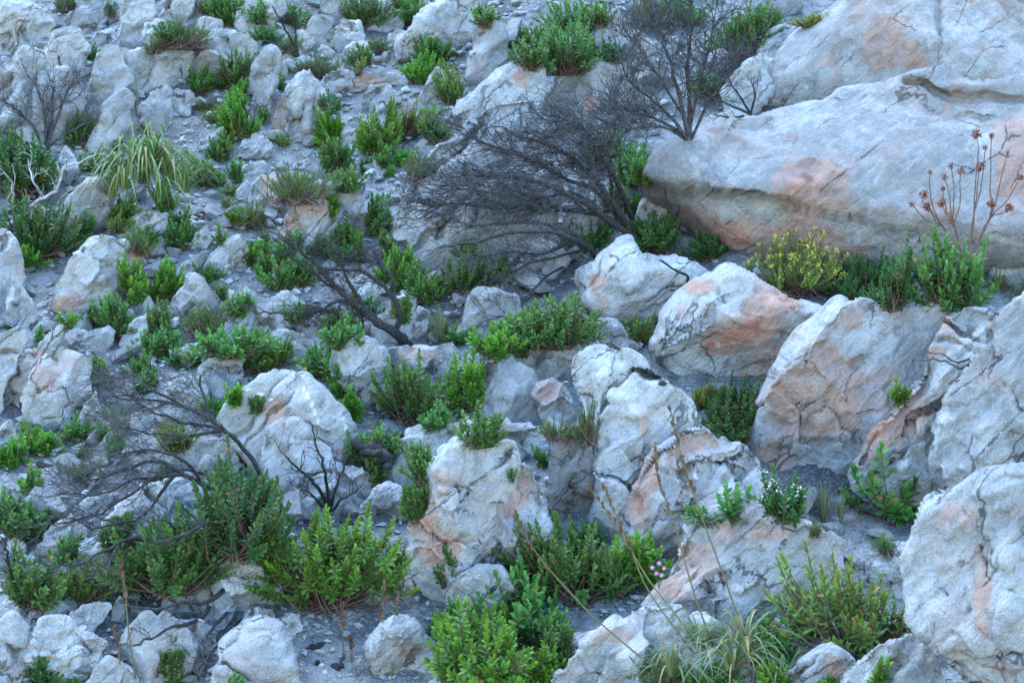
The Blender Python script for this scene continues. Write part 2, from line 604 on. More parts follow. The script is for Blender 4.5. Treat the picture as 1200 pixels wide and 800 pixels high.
    # broken flat faces: pull the skin onto tangent planes of scattered seeds
    if cut > 0:
        ns = ncut or int(np.clip(16 + 14 * size, 14, 46))
        si = rg.choice(len(V), ns, replace=False)
        Sp, Sn = V[si], N[si] + rg.normal(0, .16, (ns, 3))
        Sn /= np.linalg.norm(Sn, axis=1)[:, None]
        Sp = Sp - Sn * (size * .02)
        Vw = V + size * .07 * np.stack([fbm(W / (.3 * size), 3, 70 + k) for k in range(3)], -1)
        dd = np.linalg.norm(Vw[:, None] - Sp[None], axis=2)
        wt = np.exp(-(dd - dd.min(1, keepdims=True)) / ((.004 if little else .010) * size + (.12 if little else .25) * cell))
        wt /= wt.sum(1, keepdims=True)
        off = -((V[:, None] - Sp[None]) * Sn[None]).sum(2)
        dv = (wt[:, :, None] * np.clip(off, -.16 * size, .10 * size)[:, :, None] * Sn[None]).sum(1)
        V = V + cut * dv
        N = normals(V)
    # layered flakes
    tt = 4.0 * fbm(W / (.55 * size) + 31, 3, seed + 3)
    fl = np.floor(tt) + sstep(.82, 1.0, tt - np.floor(tt))
    D += .026 * med * fl * rough
    # strata
    if not strata: strata = (50 + rg.normal(0, 14), .018 * med ** .5, 3.4)
    if strata:
        an, amp, frq = strata
        an = math.radians(an)
        ax = math.cos(an) * ua + math.sin(an) * va
        al = (V @ ax)
        C = W - al[:, None] * ax * .82
        r = 1 - np.abs(fbm(C * frq, 3, seed + 5)) * 2.2
        D += 1.35 * amp * (r - .4) * rough
        r2 = 1 - np.abs(fbm(C * frq * 3.1, 2, seed + 6)) * 2.2
        D += .45 * amp * (r2 - .4) * rough
    # pits and lumps
    D += .013 * med ** .5 * fbm(W * 5.0, 4, seed + 8, .62) * rough
    pit = fbm(W * 9, 2, seed + 12)
    D -= .03 * med ** .5 * sstep(.34, .6, pit) * rough
    V = V + N * D[:, None]
    me = mesh_np(name, V, F, M_ROCK, not little)
    paint = np.zeros((len(V), 3), np.float32)
    Wp = V + base
    ppx, ppy = to_px(Wp)
    jx = 9 * fbm(W * 3.5, 3, 50) ; jy = 9 * fbm(W * 3.5, 3, 60)
    for ch, lst in ((0, spots), (1, char), (2, white)):
        for (sx, sy, rx, ry, am) in lst:
            g = np.exp(-(((ppx + jx * min(1, rx / 14) - sx) / rx) ** 2 + ((ppy + jy * min(1, ry / 14) - sy) / ry) ** 2) ** 1.6)
            paint[:, ch] = np.maximum(paint[:, ch], am * g)
    vcol(me, 'paint', paint)
    o = add_obj(name, me, None, Vector(base))
    o['stain'] = float(stain); o['tone'] = float(tone)
    tag(o, label, cat, 'rocks lying on the slope')
    ROCKS.append((poly, mark, o, base))
    return o
# ------------------------------------------------------------------ the large boulders on the right
rock('upper half of the huge smooth grey boulder filling the top right corner',
     [(887,133),(890,101),(918,66),(950,31),(995,0),(1060,-34),(1250,-60),(1260,160),(1190,160),(1076,165),(1000,165),(930,160),(895,150)],
     'top right boulder', cut=.3, joints=1, T=.8, tilt=38, stain=.26, tone=-.16, facets=2, rough=.6, strata=(40,.02,2.2), round_=.7, dep=.5,
     cracks=[([(1092,2),(1097,40),(1096,80)],3,.09),([(1175,-5),(1182,12),(1205,18)],3,.10),([(1003,90),(1018,112)],2,.05),([(978,116),(985,95),(1000,90)],2.5,.06)],
     spots=[(1010,10,22,18,.45),(1045,60,60,40,.22)], ledges=[([(1095,85),(1096,40),(1090,0)],.08,60)])
rock('huge overhanging grey boulder with an orange hollow, jutting left under the top right boulder',
     [(756,224),(774,189),(810,166),(838,141),(866,136),(888,136),(905,127),(957,117),(1030,107),(1076,87),(1111,77),(1150,87),(1190,81),(1260,78),(1260,330),(1060,330),(1000,318),(940,318),(880,314),(850,302),(820,274),(790,254),(765,240)],
     'huge overhanging boulder', cut=.3, joints=1, T=1.0, tilt=30, stain=.24, tone=-.12, facets=2, rough=.6, strata=(28,.03,1.8), round_=.6, dep=.3,
     cracks=[([(1060,106),(1080,104),(1115,113),(1150,109),(1230,116)],4,.14),([(903,145),(908,166)],2,.06),([(836,215),(850,190),(858,160)],5,.05)],
     dents=[(952,222,11,9,-.10),(948,240,7,5,-.07),(970,255,12,8,-.09),(830,195,16,26,.08),(1110,92,50,10,.07)],
     spots=[(950,220,40,32,.85),(930,285,60,24,.6),(985,300,40,18,.5),(1185,190,24,50,.7),(850,275,46,20,1.0),(820,256,26,12,.7),(1075,245,60,24,.25)],
     ledges=[([(850,230),(845,205),(862,165)],.07,50),([(762,232),(800,243),(838,251),(872,257),(900,262)],.30,110)])
rock('pale pointed boulder balanced between the overhang and the pink streaked boulder',
     [(679,320),(684,351),(700,370),(722,377),(750,383),(778,380),(800,360),(826,326),(820,316),(796,305),(770,302),(750,297),(740,281),(719,288),(698,305)],
     'balanced pale boulder', cut=.6, T=1.0, tilt=14, stain=.1, tone=.06, facets=4, strata=(10,.02,3), round_=.62,
     spots=[(698,330,12,14,.6),(705,357,10,8,.5),(765,380,12,6,.5)])
rock('rounded barrel-shaped boulder with bright salmon pink patches',
     [(766,407),(775,378),(796,348),(824,325),(852,311),(873,315),(890,329),(910,339),(940,352),(985,372),(985,440),(950,474),(905,482),(889,474),(859,465),(824,454),(789,442),(771,424)],
     'salmon patched boulder', cut=.4, joints=1, dep=.5, T=1.0, tilt=12, stain=.18, facets=3, strata=(-38,.02,3), round_=.6,
     spots=[(888,378,28,24,1.25),(872,396,34,14,1.2),(846,408,20,11,1.2),(908,352,26,20,1.1),(816,336,20,10,1.0),(885,450,36,18,.8),(905,425,34,24,.75)],
     white=[(845,400,10,22,.45),(830,440,6,20,.5),(880,405,26,10,.4)],
     cracks=[([(776,410),(783,385),(800,350)],2,.04),([(785,428),(792,395),(806,362)],2,.03)])
rock('tall boulder with peach stained flank right of the barrel-shaped one',
     [(880,519),(890,477),(911,428),(940,389),(971,361),(985,353),(995,360),(1010,352),(1037,354),(1069,360),(1083,372),(1097,361),(1118,365),(1105,405),(1090,440),(1072,475),(1045,515),(1012,555),(978,577),(950,583),(925,587),(897,576),(887,548)],
     'peach stained boulder', T=.75, tilt=24, stain=0.26, facets=4, strata=(55,.03,2.5), round_=.62, cut=.45, dep=.2,
     spots=[(935,475,36,50,.62),(960,440,30,40,.5),(975,480,26,24,.6),(1000,375,14,14,.75),(905,540,22,34,.6),(985,430,30,30,.3)],
     ledges=[([(950,425),(958,408),(972,405),(985,375)],.05,30),([(925,420),(900,470),(885,530)],.03,40)],
     white=[(960,540,40,24,.25)],
     cracks=[([(997,360),(1005,385),(1025,370)],3,.05),([(1008,485),(1030,482)],2,.05)])
rock('pink topped boulder wedged between the peach stained boulder and the right edge',
     [(993,548),(1013,515),(1044,480),(1069,445),(1085,412),(1105,376),(1121,361),(1156,361),(1172,372),(1185,420),(1170,520),(1130,585),(1060,594),(1020,593),(1000,577)],
     'pink topped boulder', T=.75, tilt=30, stain=0.30, facets=4, strata=(45,.035,3), cut=.5, dep=-.35,
     spots=[(1050,480,36,26,.85),(1028,510,26,26,.85),(1110,380,22,12,.35),(1098,412,16,9,.6),(1130,395,20,16,.3)],
     cracks=[([(1086,408),(1110,405),(1140,415)],3,.08),([(1010,545),(1040,500),(1080,455)],3,.05)])
rock('grey ribbed boulder cut by the right edge above the foreground boulder',
     [(1097,519),(1104,491),(1125,456),(1146,412),(1156,375),(1174,358),(1200,352),(1260,345),(1275,570),(1200,600),(1130,598),(1104,570)],
     'grey ribbed boulder', T=.8, tilt=30, stain=.02, tone=-.02, facets=3, strata=(52,.05,2.6), cut=.5, dep=-.8,
     dents=[(1185,515,14,12,-.09),(1160,400,10,30,-.05),(1128,505,6,12,-.06)], spots=[(1160,375,10,14,.4),(1150,440,20,20,.2)])
rock('big pitted foreground boulder in the bottom right corner',
     [(1064,667),(1076,618),(1090,590),(1121,578),(1149,565),(1184,555),(1200,551),(1270,540),(1290,850),(1140,850),(1125,800),(1104,770),(1079,739),(1068,716)],
     'foreground corner boulder', cut=.5, dep=-.3, T=.95, tilt=22, stain=.05, tone=-.06, facets=3, rough=1.25, round_=.6,
     spots=[(1152,710,14,50,.65),(1115,600,30,14,.35),(1150,660,12,30,.5)],
     dents=[(1160,620,14,26,-.07),(1140,690,10,40,-.05),(1100,740,10,30,-.06),(1185,590,18,14,.06),(1185,650,16,20,.06)],
     cracks=[([(1176,690),(1165,740),(1180,790)],3,.06),([(1150,640),(1160,675),(1185,690)],3,.06)])
rock('broad furrowed boulder with a pink left shoulder behind the seed stalks',
     [(762,705),(782,667),(806,621),(831,604),(866,602),(915,603),(950,617),(978,628),(985,655),(969,678),(950,694),(925,720),(880,740),(820,742),(772,730)],
     'broad furrowed boulder', T=.8, tilt=34, stain=0.22, facets=4, strata=(35,.05,3.2), dep=0,
     spots=[(815,655,34,30,.6),(845,625,26,14,.4),(790,690,16,20,.5),(900,625,30,8,.3)],
     cracks=[([(800,700),(830,660),(868,640)],4,.07),([(845,700),(875,655)],4,.07)], dents=[(870,665,20,18,-.06)])
rock('long low grey boulder at the bottom edge left of the seed stalks',
     [(648,790),(677,761),(719,733),(754,716),(789,709),(822,722),(852,745),(875,790),(860,845),(655,845)],
     'long low bottom boulder', T=.7, tilt=38, stain=.12, facets=3, strata=(30,.04,3), spots=[(720,745,30,12,.5)],
     dents=[(765,750,10,14,-.07)])
rock('small pale rock tucked behind the long low bottom boulder',
     [(648,767),(652,749),(687,739),(722,736),(712,755),(680,775),(660,780)], None, stain=.05, tone=.05, name='rock', cat='rock', tilt=30)
rock('peaked grey rock at the bottom edge with a rusty right side',
     [(905,812),(922,788),(943,768),(978,753),(1001,766),(1010,840),(900,840)], 'peaked bottom rock', stain=.1, tilt=30, spots=[(975,785,14,16,.6)], name='rock', cat='rock', facets=5)
rock('blocky grey rock at the bottom edge beside the foreground boulder',
     [(984,812),(1002,772),(1030,754),(1069,746),(1092,758),(1106,779),(1116,840),(980,840)], 'blocky bottom rock', stain=.03, tone=-.08, tilt=30, name='rock', cat='rock', facets=5, strata=(70,.03,4))
rock('half hidden white rock behind the red stemmed bush',
     [(975,692),(985,660),(1010,643),(1041,634),(1078,640),(1074,690),(1020,705)], 'half hidden white rock', stain=.05, tone=.05, tilt=30, name='rock', cat='rock', strata=(25,.04,4))
# ------------------------------------------------------------------ central pile
rock('tall white boulder with a burnt black hollow on top, centre of the picture',
     [(666,428),(675,410),(701,405),(733,409),(757,424),(785,442),(802,465),(820,492),(800,520),(770,545),(756,560),(740,600),(724,632),(706,632),(699,600),(693,555),(687,512),(680,484),(670,456)],
     'tall white boulder', cut=.6, T=.8, tilt=28, stain=.05, tone=.05, facets=5, strata=(-62,.03,3), dep=.0,
     char=[(762,440,20,9,.9),(745,434,14,6,.7),(775,450,10,6,.7)], spots=[(752,495,10,14,.6),(716,485,14,8,.5),(732,487,5,14,.5)],
     white=[(725,425,16,8,.5),(700,500,8,40,.2)],
     dents=[(690,470,8,18,-.05),(697,515,6,22,-.06),(765,438,18,8,-.08),(712,450,14,30,.05)],
     ledges=[([(712,575),(704,520),(706,470),(715,440)],.05,30)])
rock('furrowed boulder with pink bands right of the tall white boulder',
     [(722,645),(733,605),(752,560),(768,526),(796,505),(824,499),(852,501),(876,514),(888,535),(897,575),(892,608),(840,622),(800,645),(770,672),(738,668)],
     'pink banded boulder', T=.75, tilt=26, stain=0.28, facets=4, strata=(58,.05,3.2), dep=.1,
     spots=[(752,590,13,32,1.0),(765,550,11,26,.9),(790,540,14,18,.5),(810,520,24,10,.5)],
     ledges=[([(800,600),(815,560),(850,535),(880,530)],.07,40),([(770,600),(780,560),(800,520)],.05,26)], dents=[(868,553,7,7,-.06),(790,610,8,14,-.06),(822,510,16,5,-.05)])
rock('dark shaded hollow rock beneath the tall white boulder',
     [(642,590),(648,548),(656,516),(672,500),(692,508),(700,560),(700,600),(690,622),(655,622)], 'dark hollow rock', T=.6, tilt=8, stain=.3, tone=-.45, strata=(85,.06,5), dents=[(678,603,22,20,-.35)], dep=.0, name='rock', cat='rock')  # low tone puts the shade of the recess into the rock's own colour
rock('smooth blue-grey rock behind the tall white boulder',
     [(598,432),(610,405),(645,391),(668,395),(678,412),(672,442),(640,452),(612,447)], None, stain=.0, tone=-.12, T=.8, tilt=25, name='rock', cat='rock')
rock('smooth dented blue-grey rock left of the tall white boulder',
     [(541,470),(546,455),(562,446),(562,424),(580,409),(600,415),(615,428),(627,445),(634,470),(642,490),(620,499),(585,497),(558,490)], 'blue-grey rock', stain=.0, tone=-.10, T=.85, tilt=22, facets=6,
     dents=[(572,440,10,6,-.06),(600,465,16,10,.05)], name='rock', cat='rock')
rock('pinkish knobbly rock pressed against the tall white boulder',
     [(627,464),(634,450),(648,443),(667,447),(674,465),(670,495),(648,502),(632,484)], None, stain=.2, tone=.0, spots=[(645,457,16,10,.6)], dents=[(660,478,7,8,-.08)], name='rock', cat='rock', tilt=15)
rock('white rock with a scooped hollow below the blue-grey rock',
     [(573,514),(578,500),(592,492),(620,493),(641,505),(647,524),(620,535),(590,531)], None, stain=.12, tone=.05, dents=[(603,516,18,8,-.16)], spots=[(590,500,14,6,.4)], name='rock', cat='rock', tilt=18, T=.9)
rock('stepped pale rock left of the scooped white rock',
     [(455,548),(464,522),(482,503),(510,494),(538,492),(562,505),(577,517),(562,533),(535,552),(502,572),(472,572),(460,562)], 'stepped pale rock', stain=.04, T=.7, tilt=32, strata=(15,.05,4), dents=[(470,535,6,12,-.08)], name='rock', cat='rock', facets=6)
rock('small cream stone resting above the stepped pale rock',
     [(463,491),(471,480),(483,477),(494,489),(488,502),(468,500)], None, stain=.05, tone=.05, name='stone', cat='stone')
rock('large rounded boulder with orange stained left flank, lower centre',
     [(480,646),(482,614),(494,583),(497,555),(512,532),(531,519),(559,511),(587,517),(602,535),(605,570),(590,620),(570,660),(552,690),(530,706),(514,716),(500,702),(488,675)],
     'large lower centre boulder', T=.9, tilt=20, stain=.15, facets=4, strata=(-70,.03,2.6), round_=.62,
     spots=[(498,620,16,40,.85),(520,560,18,22,.45),(528,640,14,18,.7),(512,640,24,26,.4)],
     dents=[(536,566,22,5,-.06),(490,650,4,6,-.06),(525,645,12,10,-.06),(540,598,18,22,.05)],
     ledges=[([(500,590),(530,575),(560,570)],.05,20)])
rock('pointed rust and white boulder leaning on the large lower centre boulder',
     [(536,662),(548,614),(553,568),(576,555),(601,541),(619,545),(632,572),(641,612),(655,640),(655,668),(622,692),(590,696),(560,694),(540,684)],
     'rust and white boulder', T=.8, tilt=22, stain=.14, facets=5, dep=-.1, strata=(-72,.035,3), seed=401,
     spots=[(598,575,24,26,.6),(610,560,16,22,.5),(545,655,10,14,.6)], white=[(553,590,5,36,.7)],
     dents=[(590,635,22,14,.07),(577,636,8,12,-.09),(600,640,10,8,.05)],
     ledges=[([(551,640),(556,600),(562,570)],-.05,30)])
rock('grey lump at the foot of the rust and white boulder',
     [(521,690),(530,673),(559,664),(592,667),(604,690),(588,718),(560,730),(532,726),(521,708)], None, T=.9, tilt=16, stain=.08, name='rock', cat='rock', spots=[(540,718,18,10,.4)], dep=-.1)
rock('undercut grey stone on the bare gravel at the bottom',
     [(433,762),(447,735),(464,722),(488,725),(502,745),(514,770),(500,790),(470,796),(442,788)], 'undercut grey stone', T=.8, tilt=20, stain=.1, name='rock', cat='rock', dents=[(482,766,14,9,-.14)], spots=[(475,765,16,5,.5)])
rock('flat pale stone cut by the bottom edge below the undercut stone',
     [(498,806),(513,791),(550,788),(578,797),(585,835),(500,835)], None, T=.7, tilt=35, stain=.02, tone=.05, name='stone', cat='stone')
rock('large dome boulder crossed by white veins, left of centre',
     [(257,490),(268,473),(290,451),(310,437),(322,431),(352,439),(373,454),(398,479),(412,500),(417,522),(407,545),(390,560),(360,566),(330,568),(300,553),(275,525),(262,507)],
     'white veined dome boulder', cut=.45, T=.8, tilt=26, stain=.05, tone=-.06, facets=4, strata=(60,.02,2.4), round_=.6, rough=.8,
     spots=[(318,480,12,16,.6)], white=[(356,456,2.5,5,.9),(360,464,2.5,6,.95),(365,473,3,6,.95),(368,482,3,6,.9),(372,492,2.5,6,.8),(402,490,2,7,.9),(405,500,2.5,7,.9),(407,512,2,7,.8),(290,456,6,2.5,.8),(303,461,7,2.5,.9),(314,468,6,2.5,.8)],
     cracks=[([(287,488),(318,489)],1.5,.03)])
rock('pale slab rock propped in front of the white veined dome boulder',
     [(303,532),(310,510),(325,497),(350,492),(364,505),(388,527),(393,555),(362,580),(330,575),(312,558)], None, T=.6, tilt=34, stain=.0, tone=.07, name='rock', cat='rock', strata=(-50,.03,4), dep=-.15)
rock('grey cracked rock behind the small bare charred shrub',
     [(343,586),(355,562),(380,546),(420,545),(442,565),(434,595),(400,606),(365,606)], None, T=.6, tilt=30, stain=.0, tone=-.04, name='rock', cat='rock', facets=7)
rock('small round grey rock left of the large lower centre boulder',
     [(426,606),(429,588),(440,572),(456,566),(473,572),(478,602),(460,615),(435,615)], 'small round grey rock', T=.8, tilt=25, stain=.0, tone=.02, name='rock', cat='rock', strata=(15,.03,5))
rock('knobbly pale boulder under the charred fallen trunk',
     [(386,424),(394,408),(409,397),(430,397),(448,411),(457,435),(452,460),(433,472),(421,488),(410,467),(400,451),(389,440)], 'knobbly pale boulder', T=.9, tilt=20, stain=.04, spots=[(400,452,12,8,.4)],
     dents=[(425,445,10,8,.06),(402,425,8,8,-.05),(432,425,8,6,-.05)], rough=1.2)
rock('pink tinged flat rock right of the knobbly pale boulder',
     [(446,412),(475,401),(500,405),(527,400),(541,415),(537,438),(512,454),(480,459),(455,453)], 'pink tinged flat rock', T=.7, tilt=30, stain=.14, name='rock', cat='rock', spots=[(490,415,24,8,.45)], dents=[(458,430,5,8,-.08),(505,440,8,10,-.06)])
rock('grey wedge stone holding up the balanced pale boulder',
     [(695,414),(700,376),(715,368),(731,376),(737,396),(732,414)], None, tone=-.12, stain=.0, tilt=10, name='stone', cat='stone', facets=6)
rock('pale angular rock under the fine branches, above the green central shrubs',
     [(536,402),(541,375),(547,352),(562,335),(582,342),(606,346),(610,372),(594,398),(578,412),(550,412)], 'pale angular rock', T=.7, tilt=25, stain=.05, facets=6, name='rock', cat='rock', strata=(60,.02,3))
rock('upright grey rock behind the charred fallen trunk',
     [(439,402),(445,370),(455,351),(475,345),(484,365),(481,398),(460,408)], None, stain=.08, tilt=18, tone=-.04, name='rock', cat='rock')
rock('small ivory rock right of the charred fallen trunk',
     [(477,394),(484,372),(492,359),(505,364),(503,388),(488,398)], None, stain=.05, tone=.05, tilt=18, name='stone', cat='stone')
rock('pale rock at the right edge beside the strap leaved tuft',
     [(1158,356),(1165,320),(1175,280),(1190,256),(1260,245),(1260,362),(1180,364)], 'right edge pale rock', T=.7, stain=.12, spots=[(1190,275,14,16,.4)], dep=.3)
# ------------------------------------------------------------------ behind the big dead shrub
rock('long curved slab with a pale rim under the big dead shrub',
     [(502,180),(517,140),(545,112),(580,87),(612,73),(637,81),(642,112),(622,155),(582,190),(540,205),(512,200)], 'curved rim slab', cut=.4, T=.45, tilt=34, stain=.02, tone=.04, strata=(45,.02,3), facets=2, spots=[(612,95,10,12,.8)], dep=.3)
rock('broad pale slab half veiled by the twigs of the big dead shrub',
     [(456,272),(465,245),(488,205),(510,172),(545,142),(588,116),(630,112),(655,150),(662,220),(645,268),(604,312),(562,322),(522,336),(490,336),(477,305),(482,284),(465,284)], 'twig veiled slab', cut=.55, T=.5, tilt=36, stain=.06, tone=-.02, facets=5, spots=[(480,235,14,16,.4),(620,250,20,30,.2)],
     cracks=[([(478,300),(520,270),(560,230),(600,190)],4,.10),([(545,310),(560,260)],3,.06)])
rock('tall dome rock with a pink scar left of the upright dead shrub',
     [(629,155),(633,115),(648,95),(665,77),(680,52),(698,28),(715,18),(733,32),(758,45),(763,68),(747,98),(732,130),(710,155),(670,170),(640,170)], 'pink scarred dome rock', T=.7, tilt=34, stain=.02, tone=.0, facets=5, strata=(50,.03,3), spots=[(691,118,7,10,1.0),(612,95,8,8,.5)],
     dents=[(745,75,18,14,-.08)], dep=.1)
rock('white slab rock left of the huge overhanging boulder',
     [(848,106),(862,85),(885,71),(908,60),(912,100),(895,138),(872,142),(850,130)], None, stain=.02, tone=.08, tilt=36, name='rock', cat='rock', facets=6)
rock('thin pale ledge rock on the skyline left of the top right boulder',
     [(890,66),(897,42),(920,31),(957,23),(962,36),(925,66),(908,80)], None, stain=.02, tone=.06, tilt=38, name='rock', cat='rock', facets=6)
rock('small white stones base rock behind the upright dead shrub',
     [(735,160),(742,138),(760,128),(775,136),(770,155),(750,165)], None, stain=.02, tone=.08, tilt=30, name='rock', cat='rock', facets=6)
rock('cream rock peeping out below the big dead shrub limbs',
     [(745,255),(752,235),(768,228),(782,240),(775,262),(758,270)], None, stain=.1, tone=.05, tilt=30, name='rock', cat='rock', facets=6)
rock('pale rock behind the limbs of the big dead shrub',
     [(655,275),(662,250),(685,240),(705,250),(702,280),(680,295),(662,292)], None, stain=.05, tone=.02, tilt=30, name='rock', cat='rock', facets=6)
rock('buff rock with rosy side under the lower limbs of the big dead shrub',
     [(585,318),(592,292),(615,280),(650,285),(664,305),(650,330),(615,335)], None, stain=.1, tone=.0, tilt=30, name='rock', cat='rock', facets=6, spots=[(640,310,14,12,.4)])
# ------------------------------------------------------------------ left side
rock('large cracked boulder with an orange lower corner, left edge middle',
     [(53,364),(66,333),(87,295),(113,273),(140,281),(168,297),(172,308),(157,330),(149,354),(136,371),(105,374),(70,374)], 'cracked left boulder', T=.75, tilt=28, stain=.06, facets=4, round_=.6,
     spots=[(80,352,22,14,.7),(155,303,12,8,.6)], cracks=[([(107,345),(125,315),(140,300)],2.2,.07),([(88,318),(120,296)],1.8,.04)], strata=(50,.02,3))
rock('rosy boulder in the layered outcrop at the left edge',
     [(25,482),(30,460),(40,433),(63,405),(91,412),(110,424),(104,450),(93,475),(76,504),(52,500),(35,494)], 'rosy left boulder', T=.7, tilt=24, stain=.1, spots=[(50,440,16,20,.7),(65,425,18,14,.4)], strata=(60,.02,3), dep=-.1)
rock('leaning slab of the layered outcrop left of the rosy boulder',
     [(4,484),(8,460),(18,428),(38,404),(70,380),(78,388),(60,409),(42,434),(30,462),(22,494),(8,494)], 'leaning outcrop slab', T=.9, tilt=20, stain=.15, spots=[(45,415,10,8,.5)], dep=.05, name='flat_rock', cat='rock', strata=(55,.03,4))
rock('outcrop block touching the left edge beside the leaning slab',
     [(-16,402),(5,387),(23,382),(32,395),(21,426),(9,456),(2,490),(-16,494)], None, T=.8, tilt=18, stain=.18, name='rock', cat='rock', spots=[(10,415,10,10,.4)])
rock('pale block capping the layered outcrop on the right',
     [(65,400),(88,385),(112,387),(128,382),(134,393),(124,414),(98,414)], None, T=.8, tilt=22, stain=.12, spots=[(85,395,16,6,.4)], name='rock', cat='rock', facets=6)
rock('grey stone on top of the layered outcrop on the left',
     [(14,388),(25,371),(45,366),(70,380),(52,400),(28,405)], None, T=.8, tilt=25, stain=.05, name='rock', cat='rock', facets=6)
rock('rounded boulder cut by the left edge above the outcrop',
     [(-18,260),(3,265),(21,286),(30,318),(23,342),(5,366),(-18,370)], 'left edge boulder', T=.8, tilt=18, stain=.12, spots=[(22,315,6,20,.5)])
rock('blue-grey pointed stone right of the left edge boulder',
     [(5,376),(9,350),(17,328),(30,341),(41,355),(36,373),(18,384)], None, T=.7, tilt=18, stain=.0, tone=-.03, name='rock', cat='rock', dep=-.1)
rock('white pointed stone at the foot of the rosy boulder',
     [(90,494),(100,470),(113,454),(119,475),(121,500),(105,506)], None, T=.7, tilt=18, stain=.0, tone=.08, name='stone', cat='stone')
rock('cliff block in the top left corner', [(-12,3),(10,2),(35,7),(58,19),(63,32),(56,60),(30,66),(-12,70)], 'corner cliff block', T=.8, tilt=20, tone=.0, stain=.02, facets=6, strata=(20,.04,3))
rock('square cliff block right of the corner cliff block', [(50,78),(56,55),(63,34),(80,32),(98,39),(103,65),(94,90),(70,90)], None, T=.8, tilt=20, stain=.02, facets=6, name='rock', cat='rock')
rock('large fractured cliff face behind the leafless bush at the left edge', [(-12,95),(8,70),(25,56),(48,60),(53,82),(47,115),(40,160),(-12,178)], 'fractured cliff face', T=.6, tilt=22, stain=.05, tone=.0, facets=6, strata=(70,.03,3))
rock('pale cliff block behind the top of the leafless left bush', [(35,165),(40,112),(50,80),(80,80),(101,100),(99,142),(88,168),(55,172)], None, T=.7, tilt=22, stain=.03, facets=6)
rock('tall blue-grey prism of rock with a shaded flat side, upper left', [(97,156),(100,115),(105,80),(120,53),(140,55),(147,80),(158,95),(142,114),(127,132),(110,160)], 'blue-grey prism', T=.8, tilt=12, stain=.0, tone=-.16, facets=6, rough=.6)
rock('pale sloping slab in front of the blue-grey prism', [(102,184),(108,150),(125,120),(140,104),(160,111),(153,142),(128,180),(112,192)], None, T=.6, tilt=30, stain=.0, tone=.06, name='flat_rock', cat='rock')
rock('wide rounded rock right of the blue-grey prism', [(149,74),(158,59),(178,51),(206,49),(226,62),(217,84),(196,104),(170,112),(155,98)], 'wide rounded rock', T=.75, tilt=26, stain=.02, facets=6, dents=[(205,85,14,10,-.10)])
rock('smooth bluish rock hump under the green shrub, top left', [(221,62),(240,42),(260,32),(290,37),(301,54),(287,74),(264,78),(248,90),(230,84)], 'bluish rock hump', T=.7, tilt=28, stain=.0, tone=-.06)
rock('tall pale rock at the top edge above the wide rounded rock', [(137,43),(142,18),(150,-10),(175,-10),(186,15),(180,48),(160,58),(145,55)], None, T=.7, tilt=28, stain=.02, name='rock', cat='rock')
rock('small block beside the tall pale rock at the top edge', [(167,48),(168,28),(188,21),(203,32),(196,51),(178,56)], None, tilt=25, stain=.02, name='rock', cat='rock', dep=-.1)
rock('pinkish rock at the top edge left of the green scrub', [(183,23),(196,-8),(230,-10),(228,12),(216,29),(200,31)], None, tilt=28, stain=.14, name='rock', cat='rock')
rock('rounded rock between the corner cliff and the tall pale rock', [(71,30),(80,13),(100,9),(121,18),(125,36),(100,46),(80,42)], None, tilt=25, stain=.02, name='rock', cat='rock')
rock('low pale rock behind the blue-grey prism', [(99,64),(108,41),(128,31),(139,45),(137,60),(118,60)], None, tilt=25, stain=.0, tone=.04, name='rock', cat='rock', dep=.2)
rock('grey rock at the top edge near the left corner', [(87,7),(95,-10),(120,-10),(119,12),(100,15)], None, tilt=25, stain=.0, name='rock', cat='rock')
rock('narrow rock at the top edge right of the corner rocks', [(118,12),(130,-8),(148,-8),(145,22),(128,32),(120,22)], None, tilt=25, stain=.0, tone=.04, name='rock', cat='rock')
rock('flat slab lying behind the strap leaved clump', [(163,128),(178,110),(198,102),(223,111),(227,123),(200,142),(178,142)], 'flat upper slab', T=.5, tilt=42, stain=.0, tone=.05, name='flat_rock', cat='rock', strata=(10,.03,5))
rock('rock at the top edge left of the leaning slab pair', [(278,34),(285,10),(300,-8),(328,-10),(334,10),(313,38),(292,46)], None, tilt=28, stain=.02, name='rock', cat='rock')
rock('squat white rock between green scrub patches at the top', [(228,35),(234,19),(258,21),(262,34),(245,42)], None, tilt=28, stain=.0, tone=.06, name='stone', cat='stone')
rock('buff boulder below the strap leaved clump', [(63,280),(72,250),(84,227),(105,209),(130,202),(139,225),(127,254),(107,277),(85,286)], 'buff clump boulder', T=.75, tilt=28, stain=.1, spots=[(85,262,16,12,.4)])
rock('small white pointed rock among the dark shrubs at the left', [(60,203),(70,185),(77,170),(87,182),(95,198),(84,222),(68,216)], None, T=.7, tilt=15, stain=.02, tone=.06, name='rock', cat='rock')
rock('rusty rock under the bleached branches at the left edge', [(24,283),(32,255),(43,235),(59,245),(54,274),(40,286)], None, T=.7, tilt=20, stain=.3, spots=[(42,260,12,16,.5)], name='rock', cat='rock')
rock('pale layered rock below the strap leaved clump on the right', [(138,279),(150,258),(170,249),(194,251),(193,270),(165,290)], None, T=.6, tilt=32, stain=.02, tone=.05, name='rock', cat='rock', strata=(15,.04,5))
rock('rosy egg-shaped stone on the gravel, upper left of the pink slab', [(289,239),(294,215),(308,204),(325,207),(337,236),(331,252),(305,252)], 'rosy egg-shaped stone', T=.8, tilt=20, stain=.12, spots=[(315,215,14,12,.6)], tone=.03)
rock('flaky white stone on the open gravel patch, upper left', [(277,185),(285,165),(300,155),(319,168),(317,185),(295,192)], 'flaky white stone', T=.7, tilt=25, stain=.02, tone=.06, name='stone', cat='stone', strata=(20,.03,6))
